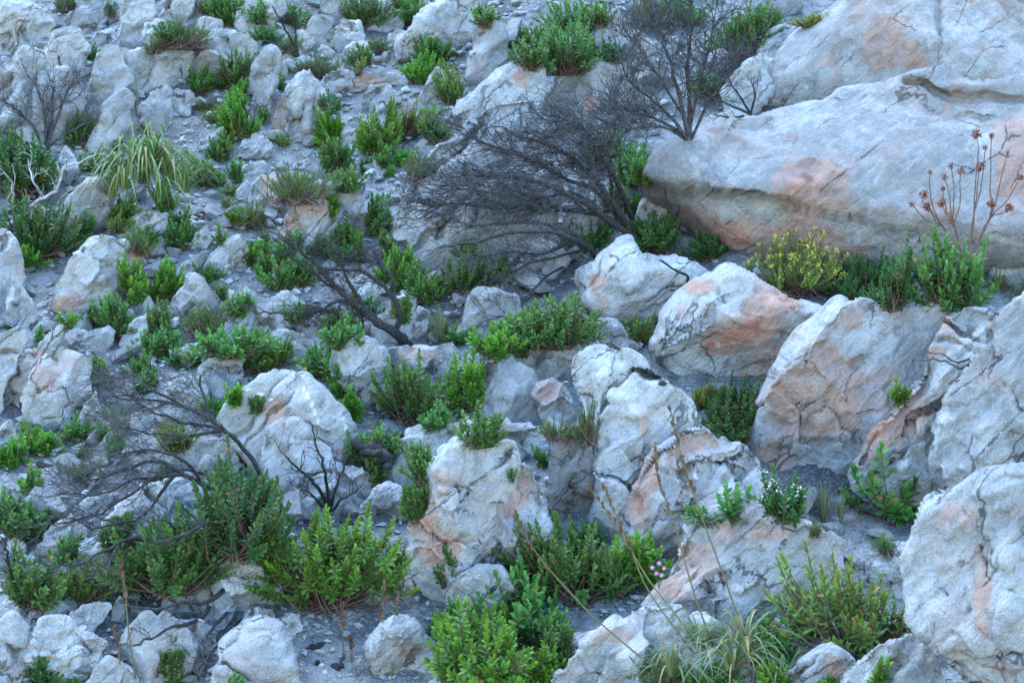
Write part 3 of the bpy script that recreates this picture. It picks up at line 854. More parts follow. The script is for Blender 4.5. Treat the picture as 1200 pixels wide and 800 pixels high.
rock('pink furrowed slab above the charred fallen trunk', [(326,290),(334,258),(347,239),(370,221),(400,216),(425,215),(432,230),(412,250),(392,272),(372,295),(350,306),(330,304)], 'pink furrowed slab', T=.7, tilt=32, stain=.2, strata=(48,.06,4), spots=[(365,245,24,18,.6),(345,270,16,24,.6)], tone=.03)
rock('white splinter stone right of the pink furrowed slab', [(379,294),(395,262),(412,249),(421,256),(410,278),(393,297)], None, T=.6, tilt=30, stain=.02, tone=.1, name='stone', cat='stone')
rock('upright column rock with vertical grooves, upper left of centre', [(335,170),(338,130),(337,102),(347,87),(368,85),(381,108),(384,137),(372,165),(350,175)], 'grooved column rock', T=.8, tilt=12, stain=.06, tone=.04, strata=(84,.06,4.5))
rock('thin rusty edged rock left of the grooved column', [(294,98),(300,70),(312,56),(326,61),(328,85),(322,122),(314,156),(300,146)], None, T=.7, tilt=16, stain=.14, name='rock', cat='rock', strata=(80,.04,4))
rock('small rusty block leaning on the grooved column', [(318,150),(322,125),(332,108),(340,118),(338,150),(328,160)], None, T=.7, tilt=14, stain=.4, tone=-.1, name='rock', cat='rock')
rock('flat slab forming a roof right of the grooved column', [(373,104),(380,88),(400,82),(417,85),(408,103),(385,114)], None, T=.6, tilt=30, stain=.04, name='flat_rock', cat='rock', strata=(15,.04,6))
rock('thin brown plank-like slab above the round pale rock', [(403,104),(410,91),(430,85),(470,87),(477,97),(440,102),(418,110)], None, T=.9, tilt=18, stain=.35, spots=[(425,97,24,8,.6)], tone=-.06, name='flat_rock', cat='rock', strata=(8,.04,6))
rock('round pale rock under the brown plank-like slab', [(422,125),(430,104),(450,97),(474,107),(470,121),(445,129),(432,134)], None, T=.8, tilt=20, stain=.05, name='rock', cat='rock')
rock('leaning blue-grey slab at the top edge', [(348,62),(356,38),(375,8),(392,-8),(399,5),(388,37),(372,67)], 'leaning top slab', T=.6, tilt=20, stain=.0, tone=-.02, name='flat_rock', cat='rock')
rock('white wedge rock right of the leaning blue-grey slab', [(384,54),(392,35),(402,22),(419,23),(426,46),(414,60),(398,64)], None, T=.7, tilt=22, stain=.0, tone=.06, name='rock', cat='rock')
rock('broad peach tinted boulder at the top edge, left of centre', [(458,64),(470,45),(484,21),(505,11),(530,-8),(568,-12),(565,20),(550,58),(525,66),(500,66),(478,79)], 'peach tinted top boulder', T=.7, tilt=30, stain=.1, facets=6, spots=[(520,35,24,16,.35)])
rock('tall bluish rock right of the peach tinted top boulder', [(546,92),(550,62),(556,38),(575,21),(593,36),(592,68),(577,93),(558,99)], None, T=.7, tilt=22, stain=.02, tone=.0, name='rock', cat='rock', dep=-.1)
rock('white stone below the peach tinted top boulder', [(489,116),(500,92),(515,79),(526,88),(522,114),(505,127)], None, T=.7, tilt=25, stain=.0, tone=.06, name='stone', cat='stone')
rock('small bluish stone left of the peach tinted top boulder', [(444,40),(455,20),(468,11),(476,22),(467,40)], None, tilt=25, stain=.0, name='stone', cat='stone')
rock('dark pale-edged slab left of the charred fallen trunk', [(251,402),(262,380),(275,369),(302,352),(332,342),(357,355),(355,380),(322,392),(290,392),(270,406)], 'dark gravel slab', T=.5, tilt=38, stain=.0, tone=-.04, strata=(20,.04,4))
rock('pale rounded rock in the middle of the gravel slope, left', [(192,371),(200,348),(210,332),(228,321),(250,338),(243,358),(223,374),(205,378)], 'mid slope pale rock', T=.75, tilt=28, stain=.02, tone=.04, facets=6)
rock('grey flaky rock above the mid slope pale rock', [(232,323),(242,302),(255,287),(276,275),(287,290),(275,309),(250,323)], None, T=.6, tilt=32, stain=.0, name='rock', cat='rock', strata=(35,.04,5))
rock('small slanting slab left of the mid slope pale rock', [(139,404),(150,383),(165,369),(180,365),(179,384),(162,402),(148,412)], None, T=.6, tilt=30, stain=.04, name='flat_rock', cat='rock')
rock('pale rock upper left of the white veined dome boulder', [(230,448),(240,429),(262,413),(285,410),(288,437),(271,466),(245,480),(232,470)], 'pale rock above dome', T=.7, tilt=28, stain=.04, tone=.03)
rock('low white rock behind the dead twigs left of the dome boulder', [(194,466),(205,447),(225,439),(244,450),(243,484),(220,493),(200,483)], None, T=.6, tilt=32, stain=.0, tone=.06, name='rock', cat='rock', dep=-.05)
rock('flat pale rock at the left foot of the dome boulder', [(187,529),(200,508),(225,496),(258,497),(272,515),(284,545),(255,556),(215,551),(195,546)], None, T=.55, tilt=36, stain=.02, tone=.0, name='rock', cat='rock')
rock('long white slab under the arching dead branches at the lower left', [(82,660),(105,619),(138,589),(168,571),(200,564),(195,602),(162,633),(137,657),(105,668)], 'long white slab', T=.5, tilt=38, stain=.0, tone=.08, name='flat_rock', cat='rock', strata=(35,.02,3))
rock('smooth pale rock above the long white slab', [(186,585),(192,562),(215,552),(250,558),(258,578),(235,592),(205,596)], None, T=.55, tilt=36, stain=.0, tone=.03, name='rock', cat='rock')
rock('small white stone upper left of the long white slab', [(50,642),(56,618),(75,608),(86,614),(80,636),(64,650)], None, T=.6, tilt=30, stain=.0, tone=.08, name='stone', cat='stone')
rock('pale boulder in the bottom left corner', [(-18,742),(0,724),(12,716),(31,728),(42,750),(38,780),(22,806),(-18,814)], 'bottom left corner boulder', T=.8, tilt=20, stain=.0, tone=.04)
rock('rounded rock behind the bottom left corner boulder', [(29,732),(40,708),(60,696),(77,708),(80,728),(60,743),(40,743)], None, T=.8, tilt=22, stain=.0, tone=.03, name='rock', cat='rock')
rock('tabular white rock with stepped layers at the bottom left', [(36,768),(35,735),(68,724),(100,741),(123,747),(118,773),(93,794),(62,796),(45,784)], 'stepped tabular rock', T=.75, tilt=26, stain=.02, tone=.07, strata=(8,.04,4), facets=3, ledges=[([(60,765),(90,758),(118,752)],-.05,25)])
rock('cluster rock between the tabular rock and the dead branch', [(73,726),(90,711),(115,702),(132,711),(122,731),(102,746),(85,740)], None, T=.75, tilt=26, stain=.0, tone=.04, name='rock', cat='rock', facets=7)
rock('flat oval rock under the fallen dark branch', [(187,714),(193,690),(215,673),(242,669),(260,680),(264,704),(242,720),(210,725)], 'flat oval rock', T=.6, tilt=26, stain=.0, tone=.0, facets=2, rough=.7)
rock('small wedge rock right of the fallen dark branch', [(229,728),(250,702),(267,692),(278,710),(271,737),(245,740)], None, T=.7, tilt=20, stain=.0, tone=-.08, name='rock', cat='rock')
rock('large tilted rock below the fallen dark branch', [(139,754),(155,727),(190,714),(217,728),(238,760),(224,788),(192,806),(165,802),(148,781)], 'tilted branch rock', T=.7, tilt=28, stain=.04, tone=-.03, facets=5)
rock('grey rock wedged right of the large tilted rock', [(204,732),(230,723),(254,740),(256,762),(236,768)], None, T=.7, tilt=20, stain=.04, tone=-.06, name='rock', cat='rock')
rock('white finely layered rock beside the bright green bush', [(257,679),(266,658),(278,644),(300,649),(320,668),(328,692),(323,716),(290,716),(268,700)], 'finely layered white rock', T=.8, tilt=18, stain=.02, tone=.10, strata=(-14,.06,7), facets=3)
rock('peach coloured boulder at the bottom edge left of the gravel', [(241,830),(255,780),(268,755),(290,732),(322,737),(341,770),(356,830)], 'peach bottom boulder', T=.7, tilt=30, stain=.14, spots=[(295,775,30,16,.5)], strata=(10,.03,3))
rock('small cream and rust stone between the layered rock and peach boulder', [(281,730),(290,712),(305,709),(324,720),(320,738),(295,739)], None, T=.8, tilt=20, stain=.15, name='stone', cat='stone', spots=[(312,725,10,6,.5)], dep=-.1)
rock('flat rust edged stone at the left of the bare gravel', [(318,742),(325,725),(345,722),(356,736),(345,750),(328,752)], None, T=.6, tilt=30, stain=.2, name='stone', cat='stone')
rock('pale rock at the bottom edge right of the tabular rock', [(101,806),(112,780),(130,769),(157,785),(172,830),(105,830)], None, T=.7, tilt=26, stain=.02, tone=.03, name='rock', cat='rock')

# ------------------------------------------------------------------ smaller slabs and blocks on the slope
MORE = [('flat white', [(281,206),(284,194),(310,191),(319,197),(313,206),(290,208)]),('flat white', [(341,196),(350,188),(366,181),(376,193),(366,203),(350,201)]),('small sharp', [(261,223),(268,212),(276,209),(275,220),(265,227)]),('flaky', [(272,230),(282,217),(290,211),(294,226),(286,236)]),
 ('thin tilted', [(230,177),(236,162),(252,172),(250,179)]),('grey tilted', [(237,169),(252,152),(263,149),(260,161),(246,174)]),('low pale', [(202,251),(206,239),(225,239),(236,246),(223,254)]),('broken grey', [(225,293),(228,272),(242,263),(248,280),(241,295)]),('small white', [(272,264),(285,256),(295,265),(283,272)]),
 ('thin white', [(247,324),(258,314),(270,308),(264,321)]),('wide white', [(256,365),(262,345),(275,334),(299,339),(298,352),(281,366)]),('blocky white', [(165,364),(168,352),(174,346),(184,357),(179,369)]),('grey angular', [(114,415),(118,395),(128,383),(134,395),(128,415)]),('pale angular', [(200,328),(208,310),(222,304),(228,315),(215,331)]),
 ('small pale', [(174,292),(178,279),(191,277),(195,289)]),('upright white', [(197,394),(200,376),(210,373),(213,388),(207,398)]),('buff', [(336,60),(342,45),(352,35),(372,42),(368,58),(350,63)]),('cream', [(313,52),(320,36),(338,33),(342,48),(331,58)]),('pinkish', [(324,68),(332,54),(348,54),(354,65),(340,72)]),
 ('pale leaning', [(296,40),(304,27),(319,19),(322,32),(309,42)]),('white wedge', [(368,68),(377,50),(393,62),(386,70)]),('wide white', [(398,66),(408,51),(429,48),(432,58),(421,68)]),('squat pale', [(340,86),(344,71),(360,64),(370,72),(361,85)]),('small grey', [(331,86),(336,70),(347,67),(348,84)]),
 ('rounded', [(457,54),(462,41),(470,38),(478,48),(473,61),(463,62)]),('rounded pale', [(473,48),(480,35),(494,33),(500,44),(491,54),(480,54)]),('large rounded', [(482,32),(488,17),(500,13),(512,20),(506,36),(490,38)]),('small round', [(450,48),(456,38),(464,39),(462,50),(455,52)]),('thin leaning', [(463,75),(470,62),(483,53),(486,60),(475,72)]),
 ('brown', [(404,106),(408,92),(424,88),(430,98),(425,109),(410,110)]),('small round', [(431,132),(436,117),(446,116),(452,128),(443,135)]),('pinkish', [(300,117),(306,99),(318,96),(326,108),(319,120)]),('white egg-shaped', [(421,212),(428,202),(438,196),(445,206),(437,217),(428,217)]),('white splintered', [(435,199),(440,186),(446,191),(454,202),(447,211)]),
 ('white blocky', [(490,173),(494,161),(509,161),(509,175),(501,184)]),('flat pale', [(474,187),(480,177),(493,178),(494,188)]),('bluish', [(396,162),(402,151),(412,147),(420,158),(417,172),(404,174)]),('flaky grey', [(406,264),(418,250),(432,247),(442,260),(427,274),(412,276)]),('flat', [(400,180),(406,171),(421,169),(424,179)]),
 ('white', [(61,554),(64,540),(75,533),(88,545),(86,555),(72,559)]),('white pointed', [(88,555),(92,539),(99,545),(108,539),(114,556),(100,559)]),('jagged', [(-8,524),(0,500),(10,491),(20,505),(17,523)]),('white', [(60,690),(68,679),(80,673),(92,676),(87,692),(70,697)]),('pale', [(74,737),(80,725),(90,721),(104,730),(102,745),(88,748)]),
 ('white', [(365,374),(368,363),(380,361),(388,366),(384,380),(374,385)]),('white angular', [(418,352),(424,337),(432,333),(446,342),(440,354),(428,361)]),('grey flaky', [(306,415),(312,392),(330,384),(355,389),(367,405),(352,424),(325,427)]),('broken', [(210,420),(216,404),(232,402),(236,416),(224,426)]),('pale', [(130,462),(136,446),(150,444),(158,456),(148,470)]),
 ('white', [(150,500),(156,484),(172,482),(180,494),(170,506)]),('grey', [(120,520),(128,505),(144,508),(146,522),(132,530)]),('pale', [(20,590),(28,574),(44,572),(50,586),(36,598)]),('white', [(90,600),(98,584),(114,582),(120,594),(106,606)]),('pale', [(5,645),(12,628),(26,630),(30,646),(18,656)]),
 ('grey', [(640,60),(648,44),(664,42),(668,56),(656,66)]),('white', [(770,60),(778,44),(792,42),(796,56),(784,66)]),('white', [(820,60),(826,46),(842,44),(846,58),(834,66)]),('pale', [(600,75),(604,58),(622,52),(632,62),(624,80)]),('pale', [(870,30),(876,16),(892,14),(896,26),(884,36)])]
EXTRA = []
for k, (adj, pl) in enumerate(MORE):
    EXTRA.append((adj, pl, rock('x', pl, None, T=.75, tilt=26, stain=.35 if adj in ('brown', 'pinkish', 'buff') else .04, tone=-.06 if 'grey' in adj else .08, facets=7, seed=800 + k, name='rock', cat='rock', joints=1)))
# ------------------------------------------------------------------ loose stones and gravel
import bmesh
def stone_mesh(seed, flat, sub=3):
    rg = np.random.default_rng(900 + seed)
    bm = bmesh.new()
    bmesh.ops.create_icosphere(bm, subdivisions=sub, radius=1)
    V = np.array([v.co[:] for v in bm.verts])
    F = np.array([[v.index for v in f.verts] for f in bm.faces])
    bm.free()
    V = V * 1.3
    for k in range(15):
        n = rg.normal(0, 1, 3); n /= np.linalg.norm(n)
        c = rg.uniform(.45, .95)
        d = np.maximum(V @ n - c, 0)
        V = V - d[:, None] * n
    V = V * np.array([1.0, rg.uniform(.6, .9), flat])
    nn = V / np.linalg.norm(V, axis=1)[:, None]
    V = V + nn * (.04 * fbm(V * 1.4 + seed, 3, seed) + .03 * fbm(V * 4 + seed, 2, seed))[:, None]
    me = mesh_np('stone', V, F, M_ROCK, False)
    vcol(me, 'paint', np.zeros((len(V), 3)))
    return me
STONES = [stone_mesh(i, f) for i, f in enumerate((.75, .5, .4, .85, .32, .65, .45, .9, .28, .7, .38, .55))]

BB = np.array([(q[:, 0].min(), q[:, 0].max(), q[:, 1].min(), q[:, 1].max()) for q, _, _, _ in ROCKS])
def in_rocks(px, py, grow=0):
    for i in np.where((BB[:, 0] < px) & (px < BB[:, 1]) & (BB[:, 2] < py) & (py < BB[:, 3]))[0]:
        if inside_poly(np.array([[px, py]], float), ROCKS[i][0])[0]:
            return True
    return False

MARKS = [(p.mean(0), p.max(0) - p.min(0), m) for p, m, _, _ in ROCKS if m]
def relate(px, py, skip=None):
    """nearest landmark and where this thing lies from it"""
    best = None
    for c, wh, m in MARKS:
        if m == skip: continue
        dx, dy = px - c[0], py - c[1]
        ex, ey = max(abs(dx) - wh[0] / 2, 0), max(abs(dy) - wh[1] / 2, 0)
        r = math.hypot(ex, ey) + .05 * math.hypot(dx, dy)
        if best is None or r < best[0]:
            if abs(dx) / (wh[0] + 1) > abs(dy) / (wh[1] + 1):
                w = 'right of' if dx > 0 else 'left of'
            else:
                w = 'below' if dy > 0 else 'above'
            best = (r, w, m)
    return best[1], best[2]

USED = {}
def unique(base, px, py):
    w, m = relate(px, py)
    lab = f'{base} {w} the {m}'
    if lab in USED:
        w2, m2 = relate(px, py, m)
        lab2 = f'{base} {w} the {m}, near the {m2}'
        if len(lab2.split()) <= 16: lab = lab2
    USED[lab] = USED.get(lab, 0) + 1
    return lab

for adj, pl, o in EXTRA:
    q = np.mean(pl, 0)
    o['label'] = unique(f'{adj} rock', q[0], q[1])
rs = random.Random(41)
spots_px = []
def want(px, py):
    """how stony the open ground is there"""
    if px < 620 and py < 560: return 1.0
    if px < 330: return .8
    if 300 < px < 530 and py > 690: return .55
    if px < 700: return .5
    return .3
tries = 0
while len(spots_px) < 1250 and tries < 12000:
    tries += 1
    px, py = rs.uniform(-20, 1220), rs.uniform(-15, 815)
    if rs.random() > want(px, py) or in_rocks(px, py): continue
    u = rs.random()
    s = 10 + 48 * u ** 2.8
    if px > 300 and py > 690: s = min(s, 12)
    ok = True
    for (qx, qy, qs) in spots_px:
        if abs(qx - px) < .40 * (s + qs) and abs(qy - py) < .26 * (s + qs): ok = False; break
    if ok: spots_px.append((px, py, s))
EXPL = [(70,545,26),(88,548,18),(105,545,16),(62,560,14),(250,198,12),(268,217,16),(290,228,20),(300,200,24),(235,172,12),(392,575,18),
        (385,205,34),(402,195,28),(358,190,30),(438,205,24),(445,195,18),(308,260,30),(330,215,18),(345,250,22),(250,255,22),(215,242,24),
        (400,350,20),(376,370,18),(420,330,16),(300,180,20),(470,45,26),(478,48,24),(512,38,20),(410,62,16),(462,110,14),(500,185,20),
        (405,255,16),(423,232,14),(355,20,20),(365,330,26),(265,240,18),(185,230,14),(230,280,26),(205,300,22),(120,395,24),(170,420,26),
        (220,400,18),(300,400,22),(150,440,20),(182,450,16),(150,480,20),(110,520,22),(130,540,18),(30,560,16),(60,590,18),(20,600,16),
        (130,470,18),(350,400,20),(330,410,16),(540,355,22),(525,370,16),(515,340,18),(455,395,18),(520,470,16),(455,470,18),
        (400,770,10),(330,765,12),(420,735,14),(372,735,10),(350,708,10),(470,680,9),(405,745,16),(395,725,8)]
for e in EXPL: spots_px.append(tuple(map(float, e)))
spots_px.sort(key=lambda t: -t[2])
small = []
for k, (px, py, s) in enumerate(spots_px):
    p = hit_terrain(px, py)
    mpp = np.linalg.norm(p) * TH / 600
    r = s * mpp * .58
    me = STONES[rs.randrange(len(STONES))]
    rot = (rs.gauss(.4, .4), rs.gauss(0, .4), rs.uniform(0, 6.28))
    sc = (r * rs.uniform(.85, 1.25), r * rs.uniform(.8, 1.1), r * rs.uniform(.8, 1.2))
    if k < 300:
        o = add_obj('stone', me, None, Vector((p[0], p[1], p[2] + r * .3)))
        o.rotation_euler = rot; o.scale = sc
        o['stain'] = rs.choice((0.0, .02, .05, .05, .2)); tone = rs.choice((-.12, 0, .05, .08, .12, .16)); o['tone'] = tone + .22
        sz = 'fist-sized' if s < 12 else ('small' if s < 20 else 'medium')
        cl = 'grey' if tone < -.05 else ('pale grey' if tone < .06 else 'white')
        tag(o, unique(f'{sz} {cl} loose stone', px, py), 'stone', 'loose stones on the gravel')
    else:
        small.append((p, r, rot, sc))
# everything smaller becomes one mass of gravel
def gravel():
    protos = []
    for i in range(7):
        me = stone_mesh(40 + i, (.6, .35, .5, .28, .45, .7, .32)[i], 1)
        v = np.empty(len(me.vertices) * 3); me.vertices.foreach_get('co', v); v = v.reshape(-1, 3)
        f = np.array([list(q.vertices) for q in me.polygons])
        protos.append((v, f)); bpy.data.meshes.remove(me)
    rg = np.random.default_rng(3)
    Vs, Fs, n0 = [], [], 0
    def put(p, r):
        nonlocal n0
        v, f = protos[rg.integers(7)]
        a = rg.uniform(0, 6.28); c, s_ = math.cos(a), math.sin(a)
        q = v * r * rg.uniform(.7, 1.2, 3)
        ta = rg.normal(.3, .35); q = np.stack([q[:, 0], q[:, 1] * math.cos(ta) - q[:, 2] * math.sin(ta), q[:, 1] * math.sin(ta) + q[:, 2] * math.cos(ta)], -1)
        q = np.stack([q[:, 0] * c - q[:, 1] * s_, q[:, 0] * s_ + q[:, 1] * c, q[:, 2]], -1)
        Vs.append(q + p); Fs.append(f + n0); n0 += len(v)
    for p, r, _, _ in small:
        put(p + np.array([0, 0, r * .2]), r)
    # angular rubble
    N = 4200
    y = rg.uniform(10.5, 27, N); x = rg.uniform(-1.1, .25, N) * (y * TH * 1.05)
    k = (y > 13.5) | (x < -1.6)
    x, y = x[k], y[k]; N = len(x)
    z = terrain(x, y)
    r = (.018 + .075 * rg.random(N) ** 3) * (y / 18)
    ppx, ppy = to_px(np.stack([x, y, z], -1))
    PP = np.stack([ppx, ppy], -1)
    hid = np.zeros(N, bool)
    for poly, _, _, _ in ROCKS:
        kk = np.where((PP > poly.min(0)).all(1) & (PP < poly.max(0)).all(1))[0]
        if len(kk): hid[kk] |= inside_poly(PP[kk], poly)
    for i in range(N):
        if not hid[i]: put(np.array([x[i], y[i], z[i] + r[i] * .25 + .01]), r[i])
    N = 13000
    y = rg.uniform(9.0, 27, N) ; x = rg.uniform(-1, 1, N) * (y * TH * 1.12 + 1.5)
    cl = fbm(np.stack([x, y, x * 0], -1) * 1.1, 3, 77)
    z = terrain(x, y)
    r = (.007 + .034 * rg.random(N) ** 3.5) * (y / 17)
    ppx, ppy = to_px(np.stack([x, y, z], -1))
    hid = np.zeros(N, bool)
    PP = np.stack([ppx, ppy], -1)
    for poly, _, _, _ in ROCKS:
        k = np.where((PP > poly.min(0)).all(1) & (PP < poly.max(0)).all(1))[0]
        if len(k): hid[k] |= inside_poly(PP[k], poly)
    for i in range(N):
        if hid[i]: continue
        if cl[i] < -.30 and rg.random() < .8: continue
        put(np.array([x[i], y[i], z[i] + r[i] * .3 + .012]), r[i])
    V, F = np.concatenate(Vs), np.concatenate(Fs)
    me = mesh_np('gravel', V, F, M_ROCK, False)
    vcol(me, 'paint', np.zeros((len(V), 3)))
    o = add_obj('gravel', me)
    o['stain'] = .02; o['tone'] = .2
    tag(o, 'pale gravel and stone chips scattered over the ashy slope', 'gravel', None, 'stuff')
gravel()
# ------------------------------------------------------------------ plants: shared shape builders
bpy.context.view_layer.update()
DEPS = bpy.context.evaluated_depsgraph_get()
def hit(px, py):
    d = ray(px, py)
    ok, loc, nrm, idx, ob, mx = SC.ray_cast(DEPS, Vector((0, 0, 0)), Vector(d), distance=80)
    if not ok: return hit_terrain(px, py)
    return np.array(loc)

def unit(a):
    return a / (np.linalg.norm(a, axis=-1, keepdims=True) + 1e-9)

class Geo:
    def __init__(s): s.V, s.T, s.Q, s.C, s.n = [], [], [], [], 0
    def add(s, V, tri=None, quad=None, col=None):
        V = np.asarray(V, float)
        if tri is not None and len(tri): s.T.append(np.asarray(tri) + s.n)
        if quad is not None and len(quad): s.Q.append(np.asarray(quad) + s.n)
        s.V.append(V); s.n += len(V)
        s.C.append(np.broadcast_to(np.asarray(col if col is not None else (.5, .5, .5), float), V.shape))
    def build(s, name, mat, parent, label=None, kind=None, smooth=True):
        if not s.V: return None
        fs = []
        if s.T: fs.append(np.concatenate(s.T))
        if s.Q: fs.append(np.concatenate(s.Q))
        me = mesh_np(name, np.concatenate(s.V), fs, mat, smooth)
        if mat in (M_LEAF, M_BLADE): vcol(me, 'tint', np.concatenate(s.C))
        o = add_obj(name, me, parent)
        if kind: o['kind'] = kind
        if label: o['label'] = label
        return o

def add_leaves(g, base, d, up, L, W, curl, col, cup=.25, shape=(.42, .8, .82, .72)):
    """many leaves at once; base,d,up (n,3), L,W,curl (n,), col (n,3)"""
    n = len(base)
    d = unit(d); side = unit(np.cross(d, up)); u = np.cross(side, d)
    t1, w1, t2, w2 = shape
    def pt(t, w):
        return base + d * (L * t)[:, None] + side * (W * w * .5)[:, None] + u * (L * curl * t * t + np.abs(w) * W * cup)[:, None]
    V = np.stack([pt(0, .12), pt(0, -.12), pt(t1, w1), pt(t1, -w1), pt(t2, w2), pt(t2, -w2), pt(1.0, 0)], 1)
    o = (np.arange(n) * 7)[:, None]
    Q = np.concatenate([o + np.array([[0, 2, 3, 1]]), o + np.array([[2, 4, 5, 3]])])
    T = o + np.array([[4, 6, 5]])
    g.add(V.reshape(-1, 3), T, Q, np.repeat(col, 7, 0))

def add_tube(g, P, R, sides=4, col=None):
    P = np.asarray(P, float); n = len(P)
    R = np.broadcast_to(np.asarray(R, float), (n,))
    if sides >= 5:      # close the ends
        P = np.concatenate([[P[0] - unit(P[1] - P[0]) * R[0] * .35], P, [P[-1] + unit(P[-1] - P[-2]) * R[-1]]])
        R = np.concatenate([[R[0] * .2], R, [R[-1] * .1]]); n += 2
    t = unit(np.gradient(P, axis=0))
    ref = np.array([.31, .2, .93]) if abs(t[0] @ np.array([.31, .2, .93])) < .9 else np.array([1.0, 0, 0])
    a = unit(np.cross(t, ref)); b = np.cross(t, a)
    an = np.arange(sides) * 2 * math.pi / sides
    ring = P[:, None] + R[:, None, None] * (np.cos(an)[None, :, None] * a[:, None] + np.sin(an)[None, :, None] * b[:, None])
    i = np.arange(n * sides).reshape(n, sides)
    j = np.roll(i, -1, 1)
    Q = np.stack([i[:-1], j[:-1], j[1:], i[1:]], -1).reshape(-1, 4)
    g.add(ring.reshape(-1, 3), None, Q, col)

def bez(a, b, c, n):
    t = np.linspace(0, 1, n)[:, None]
    return (1 - t) ** 2 * a + 2 * t * (1 - t) * b + t * t * c

KIND = {  # leaf length m, width ratio, leaves per shoot, colour, tip colour, curl, angle range, shoot length in leaves
    'rosette': (.060, .46, 30, (0.101, 0.234, 0.025), (0.211, 0.390, 0.039), .12, (100, 14), 2.2),
    'leafy':   (.060, .58, 19, (0.078, 0.183, 0.039), (0.140, 0.273, 0.055), .10, (90, 16), 2.4),
    'dark':    (.052, .56, 22, (0.041, 0.117, 0.025), (0.074, 0.179, 0.035), .08, (90, 20), 2.6),
    'fine':    (.046, .13, 34, (0.082, 0.160, 0.033), (0.140, 0.234, 0.047), .08, (75, 10), 3.0),
    'yellow':  (.026, .60, 24, (0.179, 0.250, 0.020), (0.359, 0.390, 0.031), .02, (90, 25), 4.0),
    'olive':   (.054, .38, 20, (0.117, 0.187, 0.031), (0.211, 0.281, 0.043), .12, (95, 15), 2.4),
}

def make_shrub(px, py, w, h, kind, label=None, cat='shrub', name='shrub', dens=1.0, leaf=1.0, seed=0, old=.02, flowers=None, p=None, stemcol=None, sfrac=.38):
    rg = np.random.default_rng(5000 + seed)
    if p is None: p = hit(px, py)
    dist = np.linalg.norm(p)
    mpp = dist * TH / 600
    W, H = w * mpp, h * mpp
    L0, wr, nl, c0, c1, curl, (a0, a1), sl = KIND[kind]
    L0 = min(L0, .42 * H) * leaf * rg.uniform(.85, 1.2)
    lean = rg.normal(0, .16, 2)
    slen = min(max(sl * L0, sfrac * H), .8 * H)
    ns = int(np.clip(dens * 1.9 * W * max(H, .5 * W) / (L0 * slen * .62), 5, 150))
    root = add_obj(name, None, None, Vector(p))
    root.empty_display_size = .1
    gl, gs = Geo(), Geo()
    fl = []
    for k in range(ns):
        an = rg.uniform(0, 2 * math.pi); rr = rg.uniform(.03, 1) ** .5
        zt = math.sqrt(max(0, 1 - rr * rr)) * rg.uniform(.35, 1.0) ** .7 + rg.uniform(.02, .24)
        bump_ = 1 + .22 * math.sin(2.3 * an + seed * 1.7) * math.sin(1.3 * an + seed)
        lob = 1 + .28 * math.sin(2 * an + seed * 2.1)
        tip = np.array([math.cos(an) * rr * W * .56 * lob, math.sin(an) * rr * W * .46 * lob, .88 * H * min(zt, 1.0) * bump_])
        tip[:2] += lean * tip[2]; tip *= rg.uniform(.78, 1.12)
        sp = .2 if kind == 'fine' else .1
        st = np.array([rg.normal(0, sp) * W, rg.normal(0, sp) * W, -.03])
        mid = st * .35 + tip * .65; mid[2] = tip[2] * .22
        cv = bez(st, mid, tip, 8)
        add_tube(gs, cv, np.linspace(.0065, .003, 8) * (.6 + H), 4)
        seg = np.linalg.norm(np.diff(cv, axis=0), axis=1); tot = seg.sum()
        m = int(nl * rg.uniform(.75, 1.2) * min(slen / (sl * L0), 1.8) ** .8)
        f0 = max(0.05, 1 - slen / max(tot, 1e-3))
        ts = np.linspace(f0, 1, m)
        cs = np.concatenate([[0], np.cumsum(seg)]) / tot
        B = np.stack([np.interp(ts, cs, cv[:, i]) for i in range(3)], -1)
        ax = unit(cv[-1] - cv[-3])
        ax = unit(ax + np.array([0, 0, .25]) + rg.normal(0, .18, 3))
        q = unit(np.cross(ax, np.array([.3, .5, .1]))); q2 = np.cross(ax, q)
        f = np.linspace(0, 1, m)
        ga = np.arange(m) * 2.39996 + rg.uniform(0, 6)
        el = np.radians(a0 + (a1 - a0) * f ** 1.3 + rg.normal(0, 8, m))
        rad = np.cos(ga)[:, None] * q + np.sin(ga)[:, None] * q2
        D = np.sin(el)[:, None] * rad + np.cos(el)[:, None] * ax
        LL = L0 * rg.uniform(.75, 1.15, m) * (1 - .35 * f ** 3)
        upv = ax - (D @ ax)[:, None] * D + 1e-4 * rad
        mixf = (np.clip(f * 1.25 - .45, 0, 1) * rg.uniform(.5, 1))[:, None]
        col = np.array(c0) * (1 - mixf) + np.array(c1) * mixf
        col = col * rg.uniform(.72, 1.25, (m, 1)) * rg.uniform(.85, 1.15)
        od = rg.random(m) < old
        col[od] = np.array([.34, .20, .05]) * rg.uniform(.6, 1.1, (od.sum(), 1))
        add_leaves(gl, B, D, upv, LL, LL * wr * rg.uniform(.85, 1.15, m), np.full(m, curl) + rg.normal(0, .05, m), col)
        if flowers and rg.random() < flowers[2]: fl.append(cv[-1] + ax * .015)
    gs.build('stem', stemcol or M_STEM, root)
    gl.build('foliage', M_LEAF, root, None, 'stuff', False)
    if fl:
        g = Geo()
        for c in fl:
            m = flowers[3]
            B = np.repeat(c[None], m, 0) + rg.normal(0, .012, (m, 3)); D = unit(rg.normal(0, 1, (m, 3)) + np.array([0, -.6, .8]))
            LL = np.full(m, flowers[4])
            add_leaves(g, B, D, unit(rg.normal(0, 1, (m, 3))), LL, LL * .7, np.zeros(m), np.full((m, 3), .5))
        g.build('flower', flowers[0], root, flowers[1], 'stuff', False)
    tag(root, label, cat)
    return root

